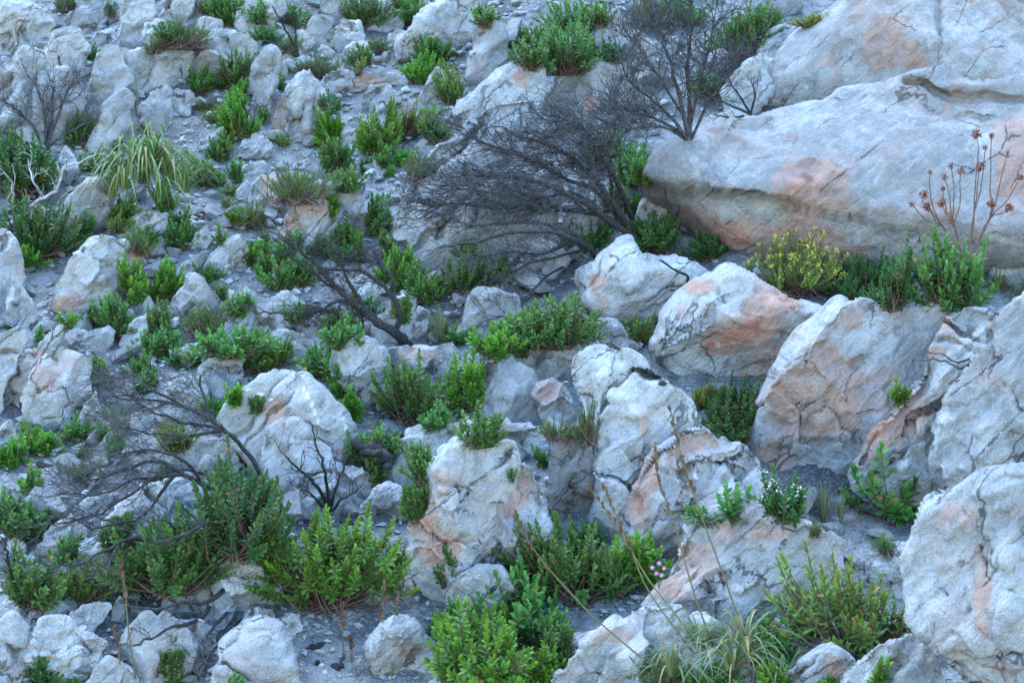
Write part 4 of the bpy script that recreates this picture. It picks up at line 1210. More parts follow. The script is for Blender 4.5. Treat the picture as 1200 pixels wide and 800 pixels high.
def make_tuft(px, py, w, h, n, bw, cols, label, name='grass_tuft', cat='grass', seed=0, arch=.9, fans=1, p=None, stalks=()):
    rg = np.random.default_rng(8000 + seed)
    if p is None: p = hit(px, py)
    mpp = np.linalg.norm(p) * TH / 600
    W, H = w * mpp, h * mpp
    root = add_obj(name, None, None, Vector(p)); root.empty_display_size = .1
    g = Geo()
    cen = []
    for q in range(fans):       # fans sit on a low mound of old leaves
        a_, r_ = q * 2.4, .36 * math.sqrt((q + .5) / fans)
        cen.append((0, 0, 0) if fans == 1 else (math.cos(a_) * r_ * W, math.sin(a_) * r_ * W * .8, .5 * H * (1 - (r_ / .4) ** 2) * (fans > 4) - .02))
    for k in range(n):
        c = np.array(cen[k % fans])
        an = rg.uniform(0, 2 * math.pi)
        lean = rg.uniform(.1, 1.0) if fans < 5 else rg.uniform(.3, 1.0)
        ln = H * rg.uniform(.6, 1.15) * (1.0 if fans == 1 else .5)
        out = np.array([math.cos(an), math.sin(an), 0])
        st = c + out * rg.uniform(0, .05) * W
        reach = W * (.5 if fans == 1 else .46) * lean * rg.uniform(.7, 1.3)
        top = st + out * reach * .45 + np.array([0, 0, ln * (1 - .25 * lean)])
        end = st + out * reach * 1.05 + np.array([0, 0, ln * (1.0 - arch * lean)])
        cv = bez(st, top, end, 7)
        t = unit(np.gradient(cv, axis=0)); sd = unit(np.cross(t, np.array([0, 0, 1.0]) + out * .01))
        wv = bw * rg.uniform(.7, 1.2) * np.array([.7, 1, 1, .92, .75, .45, .06])
        Vv = np.concatenate([cv - sd * wv[:, None] * .5, cv + sd * wv[:, None] * .5])
        i = np.arange(6)
        Q = np.stack([i, i + 1, i + 8, i + 7], -1)
        ci = np.array(cols[rg.integers(len(cols))]) * rg.uniform(.75, 1.25)
        g.add(Vv, None, Q, ci)
    g.build('blade', M_BLADE, root, None, 'stuff')
    tag(root, label, cat)
    for s in stalks: add_stalk(root, p, s, rg)
    return root

def add_stalk(root, p, pts, rg, r0=.0065):
    """pts in the picture, foot first; the stalk leans in the plane of its tuft"""
    d0 = np.linalg.norm(p)
    n = len(pts)
    P = np.array([ray(*q) * (d0 - .10 * i / n) for i, q in enumerate(pts)]) - p
    t = np.linspace(0, n - 1, 14)
    P = np.stack([np.interp(t, np.arange(n), P[:, k]) for k in range(3)], -1)
    P[1:-1] = (P[:-2] + P[1:-1] * 2 + P[2:]) / 4
    g = Geo(); add_tube(g, P, np.linspace(r0, r0 * .55, 14), 5, (.20, .17, .06))
    st = g.build('stalk', M_BLADE, root)
    g = Geo()
    m = 40
    tt = np.sort(rg.uniform(.55, 1.0, m)) * 13
    B = np.stack([np.interp(tt, np.arange(14), P[:, k]) for k in range(3)], -1)
    ax = unit(P[-1] - P[7])
    D = unit(ax + rg.normal(0, .22, (m, 3)))
    LL = rg.uniform(.03, .055, m)
    add_leaves(g, B, D, unit(rg.normal(0, 1, (m, 3))), LL, LL * .5, np.zeros(m), np.full((m, 3), .1))
    g.build('seed_head', M_SEED, st, None, 'stuff', False)

# ------------------------------------------------------------------ dead and burnt shrubs
def px_curve(pts, d0, off, rg, n=None):
    m = len(pts)
    n = n or max(6, m * 3)
    o = np.interp(np.linspace(0, 1, m), np.linspace(0, 1, len(off)), off)
    P = np.array([ray(*q) * (d0 + o[i]) for i, q in enumerate(pts)])
    t = np.linspace(0, m - 1, n)
    # Catmull-Rom
    out = []
    for x in t:
        i = min(int(x), m - 2); f = x - i
        p0, p1, p2, p3 = P[max(i - 1, 0)], P[i], P[i + 1], P[min(i + 2, m - 1)]
        out.append(.5 * ((2 * p1) + (-p0 + p2) * f + (2 * p0 - 5 * p1 + 4 * p2 - p3) * f * f + (-p0 + 3 * p1 - 3 * p2 + p3) * f ** 3))
    out = np.array(out)
    return out + rg.normal(0, 1, out.shape) * np.linspace(0, .010, n)[:, None]

def twig(g, s, d, L, r, lev, rg, bias, wob=.25, kids=(3, 5), col=None):
    n = 5 if L > .12 else 4
    P = [s]; dd = d.copy()
    for i in range(n - 1):
        dd = unit(dd + rg.normal(0, wob, 3) + bias * .18)
        P.append(P[-1] + dd * L / (n - 1))
    P = np.array(P)
    add_tube(g, P, np.linspace(r, r * .5, n), 3)
    if lev > 0:
        for k in range(rg.integers(kids[0], kids[1] + 1)):
            f = rg.uniform(.25, 1.0) * (n - 1)
            b = np.array([np.interp(f, np.arange(n), P[:, c]) for c in range(3)])
            nd = unit(dd + rg.normal(0, .55, 3) + bias * .3)
            twig(g, b, nd, L * rg.uniform(.5, .8), max(r * .62, .0016), lev - 1, rg, bias, wob, kids)

def dead_shrub(label, base, limbs, mat_l, mat_t, seed, bias=(0, 0, 0), ntw=10, tl=.28, lev=2, cat='dead shrub', name='dead_shrub', start=.3, r_t=.0035, kids=(2, 4), wob=.25, lift=0.0, knob=.09):
    rg = np.random.default_rng(700 + seed)
    p = hit(*base)
    d0 = np.linalg.norm(p) - lift
    mpp = d0 * TH / 600
    root = add_obj(name, None, None, Vector(p)); root.empty_display_size = .1
    bias = np.array(bias, float)
    gt = Geo()
    for li in limbs:
        pts, r0, r1 = li[:3]
        z = li[3] if len(li) > 3 else (max(lift, 0) + .06, rg.uniform(-.35, .15), rg.uniform(-.6, .3))
        P = px_curve(pts, d0, z, rg)
        n = len(P)
        g = Geo()
        rr = np.linspace(r0, r1, n) * mpp * (1 + rg.normal(0, knob, n))
        add_tube(g, P - p, rr, 7)
        g.build('branch', mat_l, root)
        k_n = li[4] if len(li) > 4 else ntw
        for k in range(k_n):
            f = rg.uniform(start, 1.0) * (n - 1)
            b = np.array([np.interp(f, np.arange(n), P[:, c]) for c in range(3)])
            i = min(int(f), n - 2)
            tg = unit(P[i + 1] - P[i])
            nd = unit(tg + rg.normal(0, .55, 3) + bias)
            twig(gt, b - p, nd, tl * rg.uniform(.6, 1.25), r_t, lev, rg, bias, wob, kids)
    gt.build('twig', mat_t, root, None, 'stuff')
    tag(root, label, cat)
    return root
# ------------------------------------------------------------------ dead and burnt shrubs
dead_shrub('big burnt shrub with black limbs sweeping left and fine grey twigs, centre top', (764,278), [
    ([(776,304),(764,291),(738,266),(716,235),(692,204),(662,180),(622,164)],5.5,2),
    ([(776,304),(764,292),(722,264),(684,237),(642,217),(592,206),(545,205)],5,1.6),
    ([(742,274),(704,252),(652,246),(602,246),(545,240),(505,240)],4,1.4),
    ([(748,278),(731,232),(707,184),(684,152),(668,140)],4,1.3),
    ([(730,262),(700,225),(668,212),(630,190),(590,175),(560,165)],3.2,1.2),
    ([(716,240),(716,205),(712,170),(722,150)],2.6,1),
    ([(690,236),(665,225),(640,232),(600,228),(560,225),(520,215)],2.6,1)],
    M_CHAR, M_TWIG, 1, (-.55,0,.12), 36, .34, 2, r_t=.0065, kids=(2,5), lift=.75)
dead_shrub('low burnt limbs reaching left below the big burnt shrub', (672,300), [
    ([(716,320),(704,306),(685,288),(668,280),(640,271),(592,274),(548,284),(510,292)],4.5,1.3),
    ([(712,314),(698,298),(668,272),(632,262),(585,262),(545,266)],3.5,1.1),
    ([(690,292),(655,300),(620,310),(590,325)],2,.8),
    ([(675,305),(640,325),(615,352),(592,372)],1.6,.8),
    ([(668,282),(640,296),(600,296),(560,300)],2.2,.8)],
    M_CHAR, M_TWIG, 2, (-.5,0,.05), 18, .28, 2, r_t=.005, lift=.6)
dead_shrub('upright grey leafless shrub in front of the pink scarred dome rock', (806,166), [
    ([(808,168),(800,130),(790,90),(778,50),(770,22)],3,1),([(808,168),(808,120),(806,70),(812,25),(808,0)],3,1),
    ([(806,166),(785,135),(755,110),(735,95)],2.4,1),([(808,168),(825,130),(845,100),(862,72)],2.4,.9),
    ([(806,160),(770,140),(735,132),(715,128)],2.2,.9),([(808,150),(820,100),(830,60),(836,30)],2.2,.8),
    ([(806,165),(780,150),(750,150),(728,158)],2.2,.9),([(804,140),(775,95),(752,62),(742,48)],2,.8)],
    M_TWIG, M_TWIG, 3, (0,0,.30), 24, .30, 2, r_t=.006, kids=(2,5))
dead_shrub('small black leafless shrub against the left end of the huge overhanging boulder', (862,140), [
    ([(880,134),(870,118),(858,100),(850,88)],1.8,.7),([(880,134),(862,126),(846,118),(830,112)],1.8,.7),([(880,134),(884,112),(880,92)],1.6,.7),([(872,136),(855,138),(838,134)],1.4,.7)],
    M_CHAR, M_CHAR, 4, (-.15,0,.2), 7, .16, 1, r_t=.0028)
dead_shrub('burnt trunk fallen over the knobbly pale boulder, with black curling limbs', (472,396), [
    ([(492,422),(474,400),(458,386),(440,374),(425,362)],7,4.5,(.35,.1,-.05,-.1,-.1),0),
    ([(440,374),(412,352),(392,336),(372,312),(352,296),(338,284)],4.5,1.2,(-.1,-.2,-.3)),
    ([(462,388),(469,372),(462,350),(446,332),(424,318),(392,316),(372,320)],4,1.4,(0,-.2,-.1)),
    ([(428,364),(418,345),(405,325),(398,300),(380,292)],3,1,(-.1,-.2,-.3)),
    ([(456,342),(462,330),(450,315),(440,308),(437,312)],2.6,1,(-.1,-.2,-.3)),
    ([(428,366),(400,352),(372,365),(345,366),(318,366),(296,368)],2.6,.9,(-.1,-.25,-.2)),
    ([(412,394),(402,380),(394,368),(380,364)],2.6,1.2,(0,-.1,-.1)),
    ([(425,395),(424,375),(422,372)],2,1,(0,-.05,-.1)),
    ([(404,340),(385,335),(365,318),(340,300),(322,280)],2,.8,(-.15,-.2,-.2))],
    M_CHAR, M_CHAR, 5, (-.25,0,.12), 12, .2, 2, r_t=.005, lift=.12)
dead_shrub('leafless grey shrub spreading left from the white veined dome boulder', (285,646), [
    ([(322,596),(300,545),(280,520),(262,503),(248,492),(240,470),(234,442)],3.2,1.2),
    ([(275,512),(250,500),(215,495),(180,482),(150,460)],2.6,.9),([(262,503),(225,480),(190,470),(155,468),(125,462)],2.2,.8),
    ([(258,505),(215,510),(170,505),(130,498)],2,.7),([(240,488),(205,470),(175,455),(150,442),(132,446)],2,.7)],
    M_CHAR, M_TWIG, 6, (-.5,0,.12), 16, .24, 2, r_t=.0042, lift=-.25)
dead_shrub('arching black branched shrub over the long white slab, lower left', (285,646), [
    ([(296,640),(270,602),(258,580),(240,570),(214,556),(182,560),(150,582),(112,602),(70,612)],4,1),
    ([(214,556),(185,540),(150,548),(118,560),(80,566)],2.5,.8),
    ([(205,556),(190,575),(172,600),(150,612),(115,618),(80,605)],2.2,.8),
    ([(240,572),(222,545),(196,530),(160,528),(125,535)],2.2,.8),([(182,562),(160,560),(130,575),(100,580),(65,570)],2,.7)],
    M_CHAR, M_TWIG, 7, (-.55,0,.08), 13, .26, 2, r_t=.0042, lift=-.1)
dead_shrub('long thin black branch lying across the dark green bush, lower left', (285,646), [
    ([(300,622),(286,616),(260,613),(238,614),(212,628),(188,635),(160,628),(140,640)],3.2,1.4),
    ([(188,635),(150,632),(122,645),(92,660),(60,661),(22,657)],2.2,.8),([(212,628),(196,610),(176,608)],1.6,.8),([(140,638),(128,662),(134,678)],1.5,.7)],
    M_CHAR, M_TWIG, 8, (-.4,0,.12), 7, .18, 1, r_t=.0042, lift=.35)
dead_shrub('leafless bush in front of the fractured cliff face', (48,178), [
    ([(52,180),(54,150),(50,120),(40,95)],2.4,.9),([(52,180),(40,150),(22,130),(6,118)],2.2,.8),([(52,180),(64,145),(78,110),(92,88)],2.2,.8),([(50,178),(30,165),(10,158),(-8,150)],2,.8),([(52,170),(62,130),(60,100)],2,.8),([(50,178),(72,160),(92,150),(104,140)],1.8,.8)],
    M_TWIG, M_TWIG, 9, (0,0,.22), 16, .26, 2, r_t=.0042)
dead_shrub('bleached crooked branches among the dark shrubs at the left edge', (30,268), [
    ([(-5,268),(18,262),(32,245),(52,232),(66,222),(74,200),(78,186)],2.6,1.2),([(20,260),(14,240),(16,222),(8,205)],1.8,.8),([(52,232),(40,215),(36,200)],1.5,.7),([(74,196),(92,190),(112,182)],1.5,.7)],
    M_BLEACH, M_BLEACH, 10, (0,0,.15), 5, .16, 1, r_t=.0042, lift=.2)
dead_shrub('small bare charred shrub in front of the grey cracked rock', (384,604), [
    ([(386,606),(378,580),(362,560),(345,545),(336,536)],2.6,.9),([(386,606),(384,575),(378,545),(370,520),(366,498)],2.6,.8),([(386,600),(394,570),(404,548),(410,530)],2.2,.8),([(384,600),(366,580),(350,570)],2,.8),([(388,600),(400,585),(420,575)],1.6,.8)],
    M_CHAR, M_CHAR, 11, (0,0,.2), 8, .16, 1, r_t=.0042, lift=.3)
dead_shrub('charred stick bush rising from the bottom left corner', (26,722), [
    ([(28,724),(22,700),(12,672),(8,645),(2,628)],2.8,.9),([(28,724),(28,695),(20,668),(16,640)],2.2,.8),([(30,722),(34,700),(38,680)],2,1)],
    M_CHAR, M_CHAR, 12, (0,0,.2), 6, .16, 1, r_t=.0042)
dead_shrub('fallen dark branch lying across the flat oval rock', (262,688), [
    ([(264,688),(252,700),(236,706),(214,706),(190,712),(162,712),(140,704)],3.4,1.2),([(248,702),(240,720),(222,730),(200,735),(178,748),(158,756)],3,1.1),([(270,714),(258,726),(246,740),(238,758),(240,776)],2.4,1.2),([(284,726),(268,736),(250,762),(232,782)],2,1)],
    M_CHAR, M_TWIG, 13, (-.3,0,.05), 5, .16, 1, r_t=.0042, cat='dead branch', name='dead_branch', lift=.42)
dead_shrub('thin black leafless twigs at the top edge left of the leaning slab', (350,70), [
    ([(350,70),(342,48),(330,28),(320,8)],1.6,.7),([(350,70),(338,60),(322,52),(308,48)],1.6,.7),([(350,68),(346,40),(348,15)],1.5,.7)],
    M_CHAR, M_CHAR, 14, (0,0,.2), 7, .18, 1, r_t=.0028)
dead_shrub('forked black twig lying on the balanced pale boulder', (803,332), [
    ([(804,334),(806,324),(796,318),(782,310),(774,304)],1.8,1),([(803,333),(795,330),(786,324)],1.2,.8)],
    M_CHAR, M_CHAR, 15, (0,0,0), 0, .1, 0, cat='twig', name='dead_branch', lift=.05)
dead_shrub('grey dead sticks caught on the pink topped boulder', (1138,424), [
    ([(1140,422),(1128,432),(1112,426),(1095,420),(1068,424)],2,.8),([(1138,420),(1120,424),(1105,415),(1088,412)],1.6,.7),([(1132,445),(1122,446),(1112,450)],1.3,.7)],
    M_TWIG, M_TWIG, 16, (0,0,0), 1, .1, 0, cat='twig', name='dead_branch', lift=.06)
dead_shrub('charred jagged log beside the stepped pale rock', (448,545), [
    ([(410,519),(425,523),(440,524),(450,530),(456,545)],5,6),([(440,524),(446,540),(442,552)],5,2.5),([(412,522),(428,530),(446,530)],4,3)],
    M_CHAR, M_CHAR, 17, (0,0,0), 1, .06, 0, cat='burnt log', name='burnt_log', lift=.08, knob=.4)
dead_shrub('thin dry twig standing among the stones left of the grooved column', (290,160), [
    ([(292,160),(290,140),(284,120)],1.2,.6),([(292,158),(298,140),(300,122)],1.2,.6)], M_CHAR, M_CHAR, 18, (0,0,.2), 3, .1, 0)

def charcoal(label, px, py, s, seed):
    p = hit(px, py); mpp = np.linalg.norm(p) * TH / 600
    me = stone_mesh(60 + seed, .7); me.materials.clear(); v = np.empty(len(me.vertices) * 3); me.vertices.foreach_get('co', v); v = v.reshape(-1, 3); v = v * (1 + .5 * fbm(v * 1.6 + seed * 9, 3, seed))[:, None] + .12 * np.floor(3 * fbm(v * 2.5, 2, seed + 4))[:, None]; me.vertices.foreach_set('co', v.ravel()); me.materials.append(M_CHAR)
    o = add_obj('charcoal_lump', me, None, Vector(p)); r = s * mpp * .5
    o.scale = (r, r * .8, r * .9); o.rotation_euler = (.3, .2, seed)
    tag(o, label, 'charcoal')
charcoal('black charcoal lump on the bare gravel at the bottom', 372, 757, 26, 1)
charcoal('small charcoal piece below the larger lump on the gravel', 395, 781, 24, 2)
charcoal('black burnt stump between stones at the left edge', 47, 546, 26, 3)
charcoal('charcoal crumb left of the undercut grey stone', 372, 778, 14, 4)
charcoal('burnt patch of charcoal in front of the small bare charred shrub', 408, 612, 26, 5)

# ------------------------------------------------------------------ named shrubs
S = make_shrub
S(385,706,165,112,'rosette','bright green bush of upright leafy rosettes on the bare gravel',seed=1,leaf=1.1,dens=1.5,old=.03,sfrac=.3)
S(285,648,150,128,'dark','big dark green bush left of the bright rosette bush',seed=2,leaf=1.1,dens=1.5)
S(200,690,130,92,'leafy','glossy dark green bush below the long thin black branch',seed=3,dens=1.3,leaf=1.0)
S(672,700,135,108,'leafy','tall green bush in front of the dark hollow rock',seed=4,leaf=1.15,dens=1.3,old=.03)
S(560,800,140,95,'rosette','bright green bush at the bottom edge below the grey lump',seed=5,leaf=1.2,dens=1.2,old=.04)
S(620,752,110,90,'leafy','loose green bush with brown stems below the rust and white boulder',seed=6,leaf=1.1,old=.05)
S(742,680,70,72,'rosette','soft green bush under the seed stalks',seed=7,leaf=1.0)
S(925,343,125,72,'yellow','yellow-green flowering bush under the huge overhanging boulder',seed=8,dens=2.2,flowers=(M_YELLOW,None,.9,12,.013))
S(1005,348,90,52,'dark','low dark green bush right of the yellow-green bush',seed=9,dens=1.3,leaf=.8)
S(1112,360,88,90,'leafy','blue-green bush with rounded leaves beneath the brown flower heads',seed=10,leaf=1.15,dens=1.3)
S(1042,360,55,72,'dark','narrow green bush between the dark low bush and the rounded leaf bush',seed=11,leaf=.8)
S(1052,606,110,85,'leafy','broad-leaved blue-green bush under the grey ribbed boulder',seed=12,leaf=1.45,dens=1.1)
S(1015,765,160,118,'olive','red stemmed bush with small leaf whorls left of the foreground boulder',seed=13,leaf=1.25,dens=.8,old=.08,sfrac=.12)
S(922,608,62,52,'dark','white flowered low bush at the foot of the peach stained boulder',seed=14,flowers=(M_WHITE,None,.5,6,.018))
S(862,610,46,50,'leafy','small bush with large oval leaves behind the furrowed boulder',seed=15,leaf=1.3,dens=.6)
S(825,612,34,24,'leafy','low leafy sprig left of the oval leaved bush',seed=16)
S(855,512,80,70,'dark','dark green bush in the gap under the salmon patched boulder',seed=17,dens=1.3)
S(648,404,105,62,'leafy','dense green bush below the lower burnt limbs',seed=18,dens=1.5)
S(746,399,56,34,'olive','yellowish bush glimpsed below the balanced pale boulder',seed=19,dens=1.2)
S(768,294,90,46,'dark','dark green bush behind the balanced pale boulder',seed=20,dens=1.5)
S(832,302,52,34,'dark','dark leafy bush in the shade of the huge overhanging boulder',seed=21,dens=1.3)
S(490,492,76,84,'leafy','grey-green bush below the pink tinged flat rock',seed=22,dens=1.2,leaf=.9)
S(545,476,62,62,'rosette','fresh green bush left of the blue-grey rock',seed=23,leaf=.9)
S(560,520,56,46,'leafy','grey-green bush above the scooped white rock',seed=24,leaf=.9)
S(440,548,60,60,'leafy','soft green bush left of the stepped pale rock',seed=25,leaf=.85)
S(442,178,64,54,'rosette','round bright green bush near the round pale rock',seed=26,leaf=.8,dens=1.5)
S(472,164,42,48,'olive','orange tinged bush right of the round bright green bush',seed=27,leaf=.8,old=.35)
S(862,66,66,60,'leafy','dense green bush right of the upright grey leafless shrub',seed=28,dens=1.4,leaf=.9)
S(660,85,90,60,'leafy','grey-green bush left of the pink scarred dome rock',seed=29,dens=1.3,leaf=.9)
S(680,45,90,50,'leafy','spreading green bush at the top edge behind the pink scarred dome rock',seed=30,dens=1.2,leaf=.9)
S(45,300,100,72,'dark','dark green bush left of the cracked left boulder',seed=31,dens=1.5)
S(30,222,100,76,'dark','dark green bush beneath the leafless bush at the left edge',seed=32,dens=1.4)
S(276,100,48,42,'leafy','blue-green bush in front of the bluish rock hump',seed=33,leaf=.85)
S(348,236,76,44,'fine','needle-leaved bush above the pink furrowed slab',seed=34,dens=1.3)
S(890,36,56,38,'fine','fine leaved green bush at the top left of the top right boulder',seed=35,dens=1.3)
# ------------------------------------------------------------------ the other shrubs
KD = {'rosette': 'bright green rosette shrub', 'leafy': 'grey-green leafy shrub', 'dark': 'dark green shrub', 'fine': 'fine leaved green shrub', 'olive': 'olive green shrub', 'yellow': 'yellow-green shrub'}
OTHER = [(596,748,60,52,'rosette'),(655,778,66,58,'leafy'),(700,690,60,50,'rosette'),(770,800,60,40,'fine'),(905,780,70,46,'leafy'),(945,740,50,40,'rosette'),(830,806,60,34,'leafy'),(520,745,40,40,'leafy'),(100,560,44,26,'fine'),(205,640,60,36,'leafy'),(235,110,36,34,'leafy'),(288,160,38,48,'rosette'),(212,55,62,34,'fine'),(75,12,32,28,'fine'),(132,18,18,18,'fine'),(272,28,46,44,'leafy'),(305,26,30,30,'leafy'),(243,14,30,22,'fine'),
 (258,190,32,34,'leafy'),(235,214,36,38,'leafy'),(237,218,20,20,'rosette'),(276,212,22,28,'leafy'),(196,246,34,32,'leafy'),(140,262,50,32,'leafy'),(98,272,34,26,'leafy'),(168,290,34,24,'leafy'),(215,288,38,30,'leafy'),(258,284,14,22,'leafy'),(292,262,44,30,'fine'),
 (92,170,32,42,'leafy'),(430,32,64,48,'leafy'),(482,26,54,38,'leafy'),(508,74,42,38,'leafy'),(490,96,40,34,'rosette'),(532,120,48,48,'olive'),(376,88,56,26,'fine'),(418,74,28,18,'fine'),
 (388,172,42,48,'rosette'),(388,198,40,38,'leafy'),(510,166,38,38,'leafy'),(490,210,54,38,'fine'),(448,194,18,22,'leafy'),(400,222,44,28,'leafy'),(442,272,38,52,'leafy'),(388,252,14,28,'rosette'),(310,140,14,20,'leafy'),(330,104,10,22,'leafy'),
 (622,80,44,34,'leafy'),(640,62,50,34,'leafy'),(760,34,66,54,'fine'),(720,72,44,28,'dark'),(705,195,66,46,'leafy'),(745,215,60,46,'leafy'),(700,30,40,26,'leafy'),(950,30,40,14,'yellow'),(905,30,40,20,'fine'),
 (162,296,38,34,'fine'),(217,291,38,32,'leafy'),(158,352,42,54,'rosette'),(194,350,38,50,'rosette'),(140,390,44,52,'leafy'),(190,402,34,54,'leafy'),(186,420,48,38,'leafy'),(300,312,28,38,'rosette'),(312,326,30,28,'leafy'),
 (262,350,14,18,'leafy'),(250,392,70,34,'fine'),(276,366,34,26,'leafy'),(272,416,84,36,'leafy'),(288,432,50,36,'leafy'),(276,470,24,24,'rosette'),(116,456,30,42,'leafy'),(45,400,16,18,'leafy'),(110,380,34,20,'dark'),(250,490,28,28,'rosette'),
 (55,532,38,30,'rosette'),(86,516,34,34,'leafy'),(10,545,30,40,'rosette'),(15,384,12,22,'rosette'),(316,318,38,48,'leafy'),(328,336,44,32,'leafy'),(376,300,32,28,'leafy'),(402,282,28,28,'leafy'),(420,308,18,28,'leafy'),
 (466,338,44,58,'rosette'),(500,352,56,44,'leafy'),(540,340,56,50,'leafy'),(572,330,40,34,'leafy'),(592,326,34,30,'leafy'),(400,406,44,34,'leafy'),(346,376,40,26,'leafy'),(376,440,64,40,'leafy'),(318,426,50,34,'rosette'),
 (405,470,30,44,'rosette'),(417,490,28,36,'rosette'),(582,416,54,38,'rosette'),(612,414,46,54,'leafy'),(510,500,44,30,'leafy'),(690,516,30,46,'fine'),(652,512,44,26,'fine'),(822,476,40,30,'yellow'),(1056,470,22,24,'rosette'),
 (15,628,40,56,'leafy'),(34,574,24,30,'rosette'),(36,628,30,44,'leafy'),(40,708,70,66,'leafy'),(76,658,36,36,'leafy'),(92,700,84,50,'olive'),(48,798,44,32,'dark'),(204,800,34,52,'leafy'),(86,806,24,14,'leafy'),(274,805,22,18,'rosette'),
 (486,606,46,56,'leafy'),(498,562,44,44,'leafy'),(520,684,22,40,'leafy'),(640,806,60,56,'rosette'),(690,640,34,36,'leafy'),(895,746,20,28,'leafy'),(910,806,40,40,'rosette'),(1026,806,20,36,'rosette'),(965,806,30,30,'rosette'),
 (945,706,14,26,'leafy'),(1040,644,36,20,'fine'),(955,624,18,16,'fine'),(440,566,24,34,'leafy'),(130,640,46,40,'leafy'),(75,700,50,34,'leafy'),(160,690,60,50,'olive'),(205,525,46,40,'olive'),(545,300,34,28,'leafy'),(455,300,24,34,'leafy'),
 (355,330,34,34,'leafy'),(235,385,30,26,'leafy'),(225,430,30,28,'leafy'),(170,440,34,26,'leafy'),(300,480,20,20,'leafy'),(345,292,24,24,'leafy'),(470,375,24,30,'leafy'),(640,545,20,26,'leafy'),(600,560,14,14,'leafy'),
 (440,60,30,20,'fine'),(340,60,30,24,'fine'),(180,60,26,22,'fine'),(315,50,36,24,'leafy'),(245,128,36,14,'fine'),(570,30,36,26,'leafy'),(795,30,60,40,'leafy'),(830,110,40,26,'leafy'),(690,290,60,40,'dark'),(720,250,50,40,'leafy'),(760,215,50,36,'leafy')]
for k, (x, y, w, h, kd) in enumerate(OTHER):
    sz = 'tiny' if h < 25 else ('small' if h < 38 else 'knee-high')
    S(x, y, w, h, kd, unique(f'{sz} {KD[kd]}', x, y - h / 2), seed=100 + k, leaf=.85, dens=1.25)['group'] = 'green shrubs among the rocks'
ro = random.Random(12)
n_ok = 0
while n_ok < 95:
    x, y = ro.uniform(5, 620), ro.uniform(15, 640)
    if x > 330 and y > 520: continue
    if in_rocks(x, y): continue
    n_ok += 1
    h = ro.uniform(12, 26); w = h * ro.uniform(1.0, 1.9); kd = ro.choice(('leafy', 'rosette', 'fine', 'leafy', 'olive', 'dark'))
    S(x, y, w, h, kd, unique(f"{'low' if w > 1.45 * h else 'tiny'} {KD[kd]}", x, y), seed=400 + n_ok, leaf=.9, dens=.9)['group'] = 'green shrubs among the rocks'
# ------------------------------------------------------------------ grasses and strap-leaved clumps
GR = [(.10, .16, .04), (.14, .19, .05), (.21, .20, .08), (.085, .14, .04)]
FI = [(.085, .13, .055), (.12, .17, .06), (.20, .19, .09)]
make_tuft(172,248,135,128,420,.020,GR,'large strap leaved clump on the slope at the upper left','strap_leaf_clump','strap plant',1,1.35,11)
make_tuft(604,52,46,50,60,.016,GR,'strap leaved tuft at the top right of the peach tinted top boulder','strap_leaf_clump','strap plant',2,1.3,2)
make_tuft(1192,346,80,92,70,.018,GR,'strap leaved tuft at the right edge over the grey ribbed boulder','strap_leaf_clump','strap plant',3,1.2,2)
make_tuft(850,808,200,120,220,.017,[(.10,.17,.06),(.14,.21,.08),(.08,.14,.05),(.3,.24,.08)],'foreground strap leaved clump with five tall leaning seed stalks','strap_leaf_clump','strap plant',4,1.2,6,
   stalks=[[(768,784),(694,722),(635,658),(602,606)],[(824,762),(789,716),(757,676),(722,613),(686,565)],[(838,764),(810,686),(789,606),(771,566),(768,520)],[(876,754),(845,665),(817,592),(797,530),(785,477)],[(812,764),(757,690),(733,627),(708,572)]])
TUF = [(138,530,90,62,110,.004,'fine grass tuft behind the dead twigs left of the dome boulder'),(34,528,46,46,70,.004,'fine grass tuft at the foot of the leaning outcrop slab'),(512,402,60,50,90,.005,'grass tuft right of the burnt fallen trunk'),
  (965,612,56,60,80,.004,'wispy grass tuft right of the white flowered bush'),(985,612,40,40,40,.004,'short grass tuft under the pink topped boulder'),(345,225,60,30,60,.004,'low grass tuft beside the needle-leaved bush'),(236,110,30,28,40,.003,'brownish grass tuft right of the wide rounded rock'),
  (160,135,24,46,36,.004,'thin grass tuft behind the large strap leaved clump'),(690,75,36,30,40,.004,'grass tuft on the pink scarred dome rock'),(545,205,36,24,40,.004,'pale grass tuft on the twig veiled slab'),(520,260,30,20,30,.003,'dry grass tuft on the twig veiled slab edge'),
  (300,265,50,26,60,.003,'fine grass tuft below the rosy egg-shaped stone'),(245,390,60,26,60,.003,'fine grass tuft left of the dark gravel slab'),(560,325,30,36,40,.004,'grass tuft above the pale angular rock'),(860,800,70,40,80,.004,'fine grass at the base of the seed stalk clump')]
for k, (x, y, w, h, n, bw, lab) in enumerate(TUF):
    make_tuft(x, y, w, h, n, bw, FI, lab, 'grass_tuft', 'grass', 20 + k, .6)
STK = [([(445,788),(447,735),(450,684)],'brown seed stalk in front of the undercut grey stone'),([(459,795),(462,745),(466,695)],'right hand brown seed stalk before the undercut grey stone'),([(403,774),(401,740),(401,709)],'brown seed stalk left of the undercut grey stone'),
       ([(412,776),(412,765),(412,750)],'short brown seed stalk on the bare gravel'),([(159,795),(150,735),(147,695),(142,662)],'tall brown seed stalk before the tilted branch rock'),([(143,797),(139,765),(135,737)],'short brown seed stalk at the bottom left')]
for k, (pts, lab) in enumerate(STK):
    make_tuft(pts[0][0], pts[0][1], 14, 16, 9, .004, FI, lab, 'seed_stalk', 'grass stalk', 60 + k, .5, 1, None, [pts])
